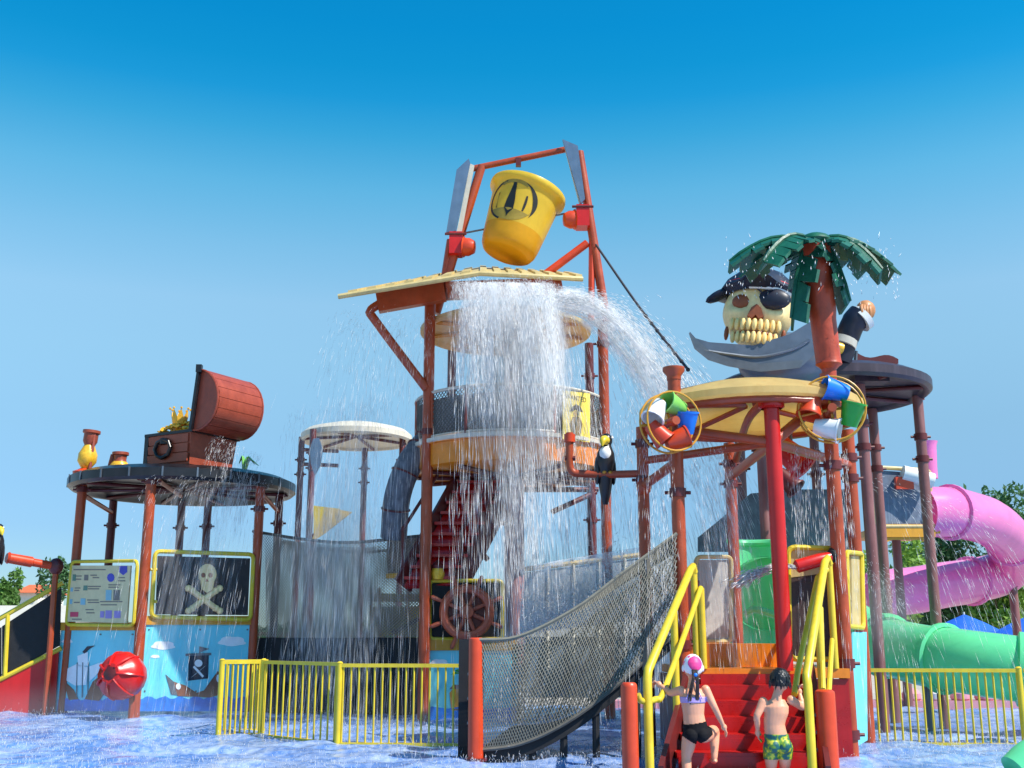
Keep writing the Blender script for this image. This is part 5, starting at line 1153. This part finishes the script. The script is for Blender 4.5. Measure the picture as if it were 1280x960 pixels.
for s_ in (-1, 1): MB().tube([gj['neck'] + Vector((s_ * .012, -.052, .0)), gj['chest'] + Vector((s_ * .055, -.08, .03)), gj['chest'] + Vector((s_ * .075, -.08, -.01))], .005, 6).build('strap', BIK, girl)
B0 = 10.78
bj = dict(head=P(975, 850, B0), neck=P(972, 867, B0), chest=P(970, 886, B0), shL=P(954, 877, B0), shR=P(989, 875, B0), waist=P(968, 906, B0), pelvis=P(972, 927, B0),
    elL=P(946, 896, B0 - .03), haL=P(947, 912, B0 + .03), elR=P(1003, 884, B0 + .06), haR=P(1000, 869, B0 + .1), gripR=1,
    hipL=P(964, 934, B0), hipR=P(981, 934, B0), knL=P(964, 962, B0 + .04), anL=P(964, 962, B0) - UP * .22, knR=P(981, 960, B0 + .06), anR=P(981, 960, B0) - UP * .22)
zg = lambda y: P(972, y, B0).z; bh = bj['head']; bp2 = bj['pelvis']
TRK = patch_mat('trunks_green_yellow', [C(12, 54, 66), C(20, 90, 84), C(110, 150, 40), C(206, 196, 60)], 22)
boy = person('person', bj, 'dark haired child in green and yellow swim trunks holding the handrail', .094, [
    ('hair', lambda p: (p - bh).length < .128 and p.z > bh.z - .055 + .75 * max(0, p.y - bh.y) and abs(p.x - bh.x) < .088, .008, HAIRK),
    ('trunks', lambda p: zg(949) < p.z < zg(917) and near(p, bp2, .16), .008, TRK)])

tf = MB()
for k in range(120):
    a = random.uniform(0, 6.28); el = random.uniform(-.45, 1.4); d = Vector((math.cos(a) * math.cos(el), math.sin(a) * math.cos(el), math.sin(el)))
    if d.y > .35 and d.z < .5: continue
    b0 = bh + Vector((d.x * .088, d.y * .1, d.z * .112)); dn = Vector((d.x * .3, d.y * .3 + .1, -.8)).normalized()
    tf.tube([b0, b0 + dn * .02 + d * .006, b0 + dn * .045 + d * .002], [.008, .007, .002], 5)
tf.build('hair_tufts', HAIRK, boy)
# ================================================================== WATER IN THE AIR
def water_drop_mat():
    m = bpy.data.materials.new('white_water'); m.use_nodes = True; N, L = m.node_tree.nodes, m.node_tree.links; N.clear()
    o = N.new('ShaderNodeOutputMaterial'); d = N.new('ShaderNodeBsdfDiffuse'); t_ = N.new('ShaderNodeBsdfTranslucent'); g = N.new('ShaderNodeBsdfGlossy'); g.inputs['Roughness'].default_value = .25
    d.inputs[0].default_value = (.97, .97, .97, 1); t_.inputs[0].default_value = (.97, .97, .97, 1)
    a = N.new('ShaderNodeMixShader'); a.inputs[0].default_value = .5; b = N.new('ShaderNodeMixShader'); b.inputs[0].default_value = .12
    L.new(d.outputs[0], a.inputs[1]); L.new(t_.outputs[0], a.inputs[2]); L.new(a.outputs[0], b.inputs[1]); L.new(g.outputs[0], b.inputs[2]); L.new(b.outputs[0], o.inputs[0]); return m
DROP = water_drop_mat(); GRAV = np.array([0, 0, -9.8])
def streaks(name, p, v, dt, wid, label):
    """thin spindle shaped streams of water at points p moving with velocity v"""
    ok_ = p[:, 2] > .01; p, v = p[ok_], v[ok_]; n = len(p); dt = np.broadcast_to(dt, (len(ok_),))[ok_]; wid = np.broadcast_to(wid, (len(ok_),))[ok_]
    half = v * dt[:, None] * .5; d = v / (np.linalg.norm(v, axis=1)[:, None] + 1e-6)
    a = np.cross(d, [.3, .9, .1]); a /= np.linalg.norm(a, axis=1)[:, None] + 1e-6; b = np.cross(d, a)
    w_ = wid[:, None]
    V = np.stack([p - half, p + half] + [p + half * .35 + (a * math.cos(t) + b * math.sin(t)) * w_ for t in (0, 2.094, 4.189)], 1)
    V[..., 2] = np.maximum(V[..., 2], -.02); c = np.array([V[..., 0].mean(), V[..., 1].mean(), 0]); V -= c
    F_ = np.array([(0, 2, 3), (0, 3, 4), (0, 4, 2), (1, 3, 2), (1, 4, 3), (1, 2, 4)])[None] + (np.arange(n) * 5)[:, None, None]
    me = bpy.data.meshes.new(name); me.vertices.add(5 * n); me.vertices.foreach_set('co', V.astype(np.float32).ravel()); me.loops.add(18 * n); me.loops.foreach_set('vertex_index', F_.ravel().astype(np.int32))
    me.polygons.add(6 * n); me.polygons.foreach_set('loop_start', np.arange(0, 18 * n, 3, dtype=np.int32)); me.update(); me.polygons.foreach_set('use_smooth', [True] * (6 * n)); me.materials.append(DROP)
    o = bpy.data.objects.new(name, me); COL.objects.link(o); o.location = c; kind(o, 'stuff'); o['label'] = label; o['category'] = 'water'; return o
def fall(n, pts, D, v0, vs, T, bundles=0, bs=.05, T0=0.):
    """droplets leaving the pixel segment pts at depth D (lo, hi) with velocity v0 +- vs, seen at times T0..T"""
    A_, B_2 = np.array(pts[0], float), np.array(pts[1], float)
    if bundles: tb = RNG.uniform(0, 1, bundles); db = RNG.uniform(D[0], D[1], bundles); vb = RNG.normal(0, 1, (bundles, 3)) * vs * .8; k = RNG.integers(0, bundles, n); f, dd, vv = tb[k], db[k], vb[k] + RNG.normal(0, 1, (n, 3)) * np.array(vs) * .35
    else: f = RNG.uniform(0, 1, n); dd = RNG.uniform(D[0], D[1], n); vv = RNG.normal(0, 1, (n, 3)) * np.array(vs)
    p = np.array([P(A_[0] + (B_2[0] - A_[0]) * q, A_[1] + (B_2[1] - A_[1]) * q, d_) for q, d_ in zip(f, dd)]) + RNG.normal(0, bs, (n, 3))
    t = RNG.uniform(T0, T, n)[:, None]; vv = vv + np.array(v0)
    return p + vv * t + GRAV * t * t * .5, vv + GRAV * t
def cat(*l): return np.concatenate([a for a, _ in l]), np.concatenate([b for _, b in l])
vs3 = lambda a, b, c: np.array([a, b, c])
p, v = cat(fall(8000, ((566, 352), (690, 354)), (16.1, 17.4), (.25, -.6, -.4), vs3(.28, .4, .3), .62, 90, .05), fall(3000, ((575, 352), (700, 354)), (16.6, 17.3), (.45, -.5, -.5), vs3(.4, .4, .4), .95, 120, .07, .3))
streaks('falling_water', p, v, RNG.uniform(.02, .08, len(p)), RNG.uniform(.0012, .0038, len(p)), 'white curtain of water pouring off the cream splash roof')
p, v = cat(fall(4500, ((680, 372), (712, 378)), (16.6, 17.8), (3.0, -.2, .5), vs3(.38, .4, .34), .74, 70, .05), fall(2500, ((690, 365), (715, 372)), (16.9, 17.4), (2.4, -.2, .2), vs3(.6, .4, .5), 1.0, 0, .06))
streaks('water_jet', p, v, RNG.uniform(.015, .05, len(p)), RNG.uniform(.0015, .0045, len(p)), 'thick white water jet arcing from tower towards the domed canopy')
p, v = cat(fall(2200, ((430, 395), (545, 400)), (17.2, 18.4), (-.45, -.2, -.5), vs3(.5, .3, .6), 1.25, 0, .1), fall(1400, ((352, 520), (490, 500)), (18.4, 19.4), (0, -.1, -1.), vs3(.25, .2, .5), 1.0, 60, .05), fall(1700, ((370, 640), (470, 640)), (18.6, 19.4), (0, -.1, -2.), vs3(.2, .2, .5), .6, 40, .05))
streaks('spray_veil', p, v, RNG.uniform(.02, .08, len(p)), RNG.uniform(.001, .002, len(p)), 'thin veil of spray falling before the grey net bridge')
p, v = cat(fall(1800, ((626, 560), (672, 560)), (16.6, 18.2), (.05, -.1, -5.), vs3(.3, .2, .8), .55, 60, .05), fall(160, ((560, 590), (640, 590)), (17.2, 18.2), (0, 0, -4), vs3(.2, .2, .5), .6, 40, .04), fall(1500, ((690, 560), (800, 500)), (16.6, 18), (.3, 0, -2.5), vs3(.6, .2, .8), .8))
streaks('spray_veil', p, v, RNG.uniform(.02, .07, len(p)), RNG.uniform(.0015, .004, len(p)), 'spray falling down along the thick centre column')
n = 17000; f = RNG.uniform(0, 1, n); px_ = 650 + 185 * f; py_ = 792 - (np.abs(RNG.normal(0, 1, n)) * 34 * (1 - .55 * np.abs(f - .55))) - 22 * f
p = np.array([P(a, b, d_) for a, b, d_ in zip(px_, py_, RNG.uniform(16.5, 19.2, n))]); v = RNG.normal(0, 1, (n, 3)) * vs3(1.4, .6, 1.6) + vs3(.3, 0, 1.0)
streaks('splash_cloud', p, v, RNG.uniform(.01, .04, n), RNG.uniform(.0025, .0065, n), 'burst of white splash over the pale railing behind net')
p, v = cat(fall(900, ((858, 575), (905, 560)), (12.4, 13.2), (.45, 0, -1.), vs3(.25, .15, .5), .72, 50, .03), fall(1300, ((985, 560), (1060, 560)), (12.4, 13.6), (0, 0, -.8), vs3(.12, .1, .4), .65, 26, .02), fall(700, ((800, 545), (845, 560)), (12.2, 12.9), (-.1, 0, -.6), vs3(.2, .1, .3), .8, 14, .02))
streaks('canopy_drips', p, v, RNG.uniform(.015, .06, len(p)), RNG.uniform(.001, .003, len(p)), 'strings of water dripping from the domed yellow canopy')
p, v = cat(fall(700, ((185, 596), (345, 600)), (18.9, 19.2), (-.75, -.1, -.5), vs3(.18, .15, .35), .95, 70, .03), fall(900, ((270, 545), (325, 570)), (19.2, 20), (-.3, -.3, -.2), vs3(.3, .2, .3), .5, 20, .03))
streaks('canopy_drips', p, v, RNG.uniform(.02, .07, len(p)), RNG.uniform(.001, .0028, len(p)), 'slanting strings of water falling off the black pavilion roof')
p, v = cat(fall(550, ((1085, 600), (1210, 640)), (14.6, 17), (1.6, -.2, -.6), vs3(.5, .2, .6), .75), fall(500, ((1075, 700), (1120, 760)), (14.6, 16.5), (.5, 0, .5), vs3(.8, .2, .8), .5))
streaks('spray_veil', p, v, RNG.uniform(.02, .06, len(p)), RNG.uniform(.001, .0028, len(p)), 'slanting spray in front of the pink and green slides')
p, v = fall(900, ((992, 709), (994, 709)), (12.5, 12.56), (-2.6, 0, .4), vs3(.25, .1, .12), .24, 0, .012)
streaks('water_jet', p, v, RNG.uniform(.02, .04, len(p)), RNG.uniform(.003, .008, len(p)), 'short water jet squirting from the small red cannon')
n = 30000; xx = RNG.uniform(-9, 11, n); yy = 10.4 + 11 * RNG.beta(1.1, 1.6, n); k = np.sin(xx * 1.3 + yy * .6) + np.sin(xx * .5 - yy * 1.1 + 2); ok_ = k + RNG.normal(0, 1, n) > -.2; xx, yy = xx[ok_], yy[ok_]; n = len(xx)
p = np.stack([xx, yy, np.abs(RNG.normal(0, .045, n)) + .012], 1); v = RNG.normal(0, 1, (n, 3)) * vs3(.35, .35, .6) + vs3(0, 0, 1.2)
streaks('surface_splash', p, v, RNG.uniform(.01, .06, n), RNG.uniform(.0012, .0036, n), 'small white splashes dancing over the whole pool')
n = 260; p = np.array([P(RNG.uniform(905, 1125), RNG.uniform(290, 345) + 40 * RNG.random(), RNG.uniform(11.9, 13.2)) for _ in range(n)]); v = RNG.normal(0, .5, (n, 3)) + vs3(0, 0, -2.)
streaks('palm_drips', p, v, RNG.uniform(.01, .03, n), RNG.uniform(.003, .007, n), 'glinting drops falling round the plastic palm')
def sheet_mat(name, su, sv, thr, soft, dens, top, tail):
    m = bpy.data.materials.new(name); m.use_nodes = True; N, L = m.node_tree.nodes, m.node_tree.links; N.clear()
    o = N.new('ShaderNodeOutputMaterial'); d = N.new('ShaderNodeBsdfDiffuse'); t_ = N.new('ShaderNodeBsdfTranslucent'); tp_ = N.new('ShaderNodeBsdfTransparent')
    for q in (d, t_): q.inputs[0].default_value = (.97, .97, .97, 1)
    a = N.new('ShaderNodeMixShader'); a.inputs[0].default_value = .5; b = N.new('ShaderNodeMixShader'); L.new(d.outputs[0], a.inputs[1]); L.new(t_.outputs[0], a.inputs[2])
    uv = N.new('ShaderNodeUVMap'); sp_ = N.new('ShaderNodeSeparateXYZ'); L.new(uv.outputs[0], sp_.inputs[0])
    def math_(op, x, y=None):
        n_ = N.new('ShaderNodeMath'); n_.operation = op
        for i_, q in enumerate((x, y)):
            if q is None: continue
            if isinstance(q, (int, float)): n_.inputs[i_].default_value = q
            else: L.new(q, n_.inputs[i_])
        return n_.outputs[0]
    def mr_(x, a0, a1, b0=0, b1=1):
        n_ = N.new('ShaderNodeMapRange'); n_.interpolation_type = 'SMOOTHSTEP'; n_.inputs[1].default_value = a0; n_.inputs[2].default_value = a1; n_.inputs[3].default_value = b0; n_.inputs[4].default_value = b1; L.new(x, n_.inputs[0]); return n_.outputs[0]
    mp = N.new('ShaderNodeMapping'); mp.inputs['Scale'].default_value = (su, sv, 1); L.new(uv.outputs[0], mp.inputs[0])
    n1 = N.new('ShaderNodeTexNoise'); n1.inputs['Scale'].default_value = 1; n1.inputs['Detail'].default_value = 6; n1.inputs['Roughness'].default_value = .68; L.new(mp.outputs[0], n1.inputs['Vector'])
    edge = math_('MULTIPLY', mr_(sp_.outputs['X'], 0, .22), mr_(sp_.outputs['X'], 1, .78)); fv = math_('MULTIPLY', mr_(sp_.outputs['Y'], 0, top), mr_(sp_.outputs['Y'], 1, tail))
    al = math_('MULTIPLY', math_('MULTIPLY', mr_(n1.outputs[0], thr, thr + soft), math_('MULTIPLY', edge, fv)), dens)
    L.new(al, b.inputs[0]); L.new(tp_.outputs[0], b.inputs[1]); L.new(a.outputs[0], b.inputs[2]); L.new(b.outputs[0], o.inputs[0]); return m
def sheet(name, a, b, va, vb, T, m, label, nu=24, nv=26, rip=.12):
    a, b, va, vb = map(Vector, (a, b, va, vb)); ph = random.uniform(0, 6)
    V, F_, UV = [], [], []
    for j in range(nv + 1):
        t = T * (j / nv) ** .8
        for i in range(nu + 1):
            q = i / nu; v0_ = va.lerp(vb, q); p = a.lerp(b, q) + v0_ * t + Vector((0, 0, -4.9 * t * t)); p.y += rip * math.sin(q * 17 + ph + t * 3) * (.3 + t); p.x += rip * .4 * math.sin(q * 9 + t * 4 + ph) * t
            V.append(p); UV.append((q, j / nv))
    F_ = [(j * (nu + 1) + i, j * (nu + 1) + i + 1, (j + 1) * (nu + 1) + i + 1, (j + 1) * (nu + 1) + i) for j in range(nv) for i in range(nu)]
    c = (a + b) / 2; c.z = 0; me = bpy.data.meshes.new(name); me.from_pydata([p - c for p in V], [], F_); ul = me.uv_layers.new(name='UVMap')
    for lp_ in me.loops: ul.data[lp_.index].uv = UV[lp_.vertex_index]
    me.polygons.foreach_set('use_smooth', [True] * len(me.polygons)); me.materials.append(m); o = bpy.data.objects.new(name, me); COL.objects.link(o); o.location = c; kind(o, 'stuff'); o['label'] = label; o['category'] = 'water'; return o
SH0 = sheet_mat('water_sheet_soft', 6, 1.6, .38, .3, .8, .02, .25); SH1 = sheet_mat('water_sheet_dense', 15, 2.0, .38, .28, .95, .02, .3); SH2 = sheet_mat('water_sheet_light', 22, 1.6, .44, .3, .6, .08, .25); SH3 = sheet_mat('water_sheet_veil', 12, 1.0, .38, .35, .36, .15, .5); SHJ = sheet_mat('water_sheet_jet', 5, 7, .36, .22, 1.0, .02, .45)
sheet('water_sheet', P(556, 352, 16.9), P(700, 354, 17.0), (-.1, -.5, -.3), (.5, -.5, -.3), .66, SH1, 'soft white sheet of water below the splash roof front edge')
sheet('water_sheet', P(548, 354, 17.3), P(706, 356, 17.4), (-.1, -.2, -.3), (.6, -.2, -.3), .8, SH0, 'rear soft sheet of water before the cream canopy')
sheet('water_sheet', P(585, 352, 16.5), P(690, 354, 16.6), (.1, -1.1, -.1), (.7, -1., -.1), .95, SH0, 'loose soft sheet of water thrown forward from the roof')
sheet('water_sheet', P(570, 352, 16.7), P(692, 354, 16.8), (.1, -.9, -.2), (.6, -.8, -.2), .72, SH1, 'foremost soft white sheet of water below the splash roof')
sheet('water_sheet', P(622, 352, 17.1), P(716, 354, 17.3), (.25, -.3, -.5), (.9, -.3, -.5), 1.08, SH2, 'long thin sheet of water dropping past the round deck')
sheet('water_sheet', P(622, 470, 17.0), P(690, 470, 17.0), (0, -.2, -3.), (.2, -.2, -3.), .78, SH2, 'thin sheet of water running down before the centre column')
for q, (dz, dy) in enumerate(((.04, 0), (-.08, -.14))):
    sheet('water_sheet', P(682, 376, 17.2) + Vector((0, dy - .16, dz + .14)), P(682, 376, 17.2) + Vector((0, dy + .16, dz - .2)), (3.1, -.2, .75 + .1 * q), (2.7, -.2, .25 - .1 * q), .74, SHJ, ('middle', 'front', 'rear')[q] + ' ribbon of white water arcing over to the domed canopy', rip=.2)
sheet('water_sheet', P(655, 715, 15.6), P(815, 690, 15.2), (-.2, -.3, 1.2), (.3, -.3, 1.4), .5, SH0, 'soft splash sheet bursting over the pale railing')
sheet('water_sheet', P(362, 500, 18.9), P(492, 480, 18.9), (0, -.1, -1), (-.1, -.1, -1), 1.05, SH3, 'pale hanging veil of water before the net bridge')
sheet('water_sheet', P(370, 560, 18.5), P(476, 560, 18.5), (0, -.1, -2), (-.1, -.1, -2), .72, SH2, 'front veil of water before the net bridge')
sheet('water_sheet', P(852, 585, 12.5), P(915, 560, 13.2), (.5, 0, -1), (.6, 0, -1), .74, SH3, 'slanting veil of water between rope net and fire pole')
sheet('water_sheet', P(215, 598, 19.0), P(340, 600, 19.1), (-.75, -.1, -.5), (-.75, -.1, -.5), .84, SH3, 'slanting veil of water before the skull board')
def mist(cx, cy, D, rx, ry, rz, dens, label):
    m = bpy.data.materials.new('mist'); m.use_nodes = True; N, L = m.node_tree.nodes, m.node_tree.links; N.clear()
    o = N.new('ShaderNodeOutputMaterial'); pv = N.new('ShaderNodeVolumePrincipled'); pv.inputs['Color'].default_value = (.97, .98, 1, 1); pv.inputs['Density'].default_value = dens; pv.inputs['Anisotropy'].default_value = .2
    L.new(pv.outputs[0], o.inputs['Volume'])
    tx = N.new('ShaderNodeTexCoord'); vm = N.new('ShaderNodeVectorMath'); vm.operation = 'DISTANCE'; vm.inputs[1].default_value = (.5, .5, .5); L.new(tx.outputs['Generated'], vm.inputs[0])
    mr2 = N.new('ShaderNodeMapRange'); mr2.interpolation_type = 'SMOOTHSTEP'; mr2.inputs[1].default_value = .5; mr2.inputs[2].default_value = .05; mr2.inputs[4].default_value = dens * 2.2; L.new(vm.outputs['Value'], mr2.inputs[0]); L.new(mr2.outputs[0], pv.inputs['Density'])
    c = P(cx, cy, D); ob2 = MB().ell(c, rx, ry, rz, 20).build('spray_mist', m); kind(ob2, 'stuff'); ob2['label'] = label; ob2['category'] = 'mist'; return ob2
mist(640, 470, 16.4, 1.0, .5, 1.7, .42, 'fine white mist inside the water curtain below the splash roof')
mist(425, 690, 18.4, .85, .5, 1.9, .32, 'soft mist before the grey net bridge')
mist(735, 740, 17.6, 1.25, .8, .7, .35, 'white mist over the pale railing behind net')
mist(1108, 770, 15.0, .55, .4, .75, .35, 'faint mist at the green slide bend')
mist(130, 890, 16.8, 4.2, 1.8, .5, .05, 'low mist over the water before the painted panels')
mist(1190, 900, 16.2, 2.2, .8, .4, .16, 'low white mist behind the fence by the green slide')
mist(885, 735, 13.3, .5, .4, .8, .22, 'thin mist over the orange deck')
mist(700, 905, 13.6, 3.4, .9, .5, .07, 'low mist over the water under the rope net')
for o in bpy.data.objects:
    if '_o' in o: del o['_o']
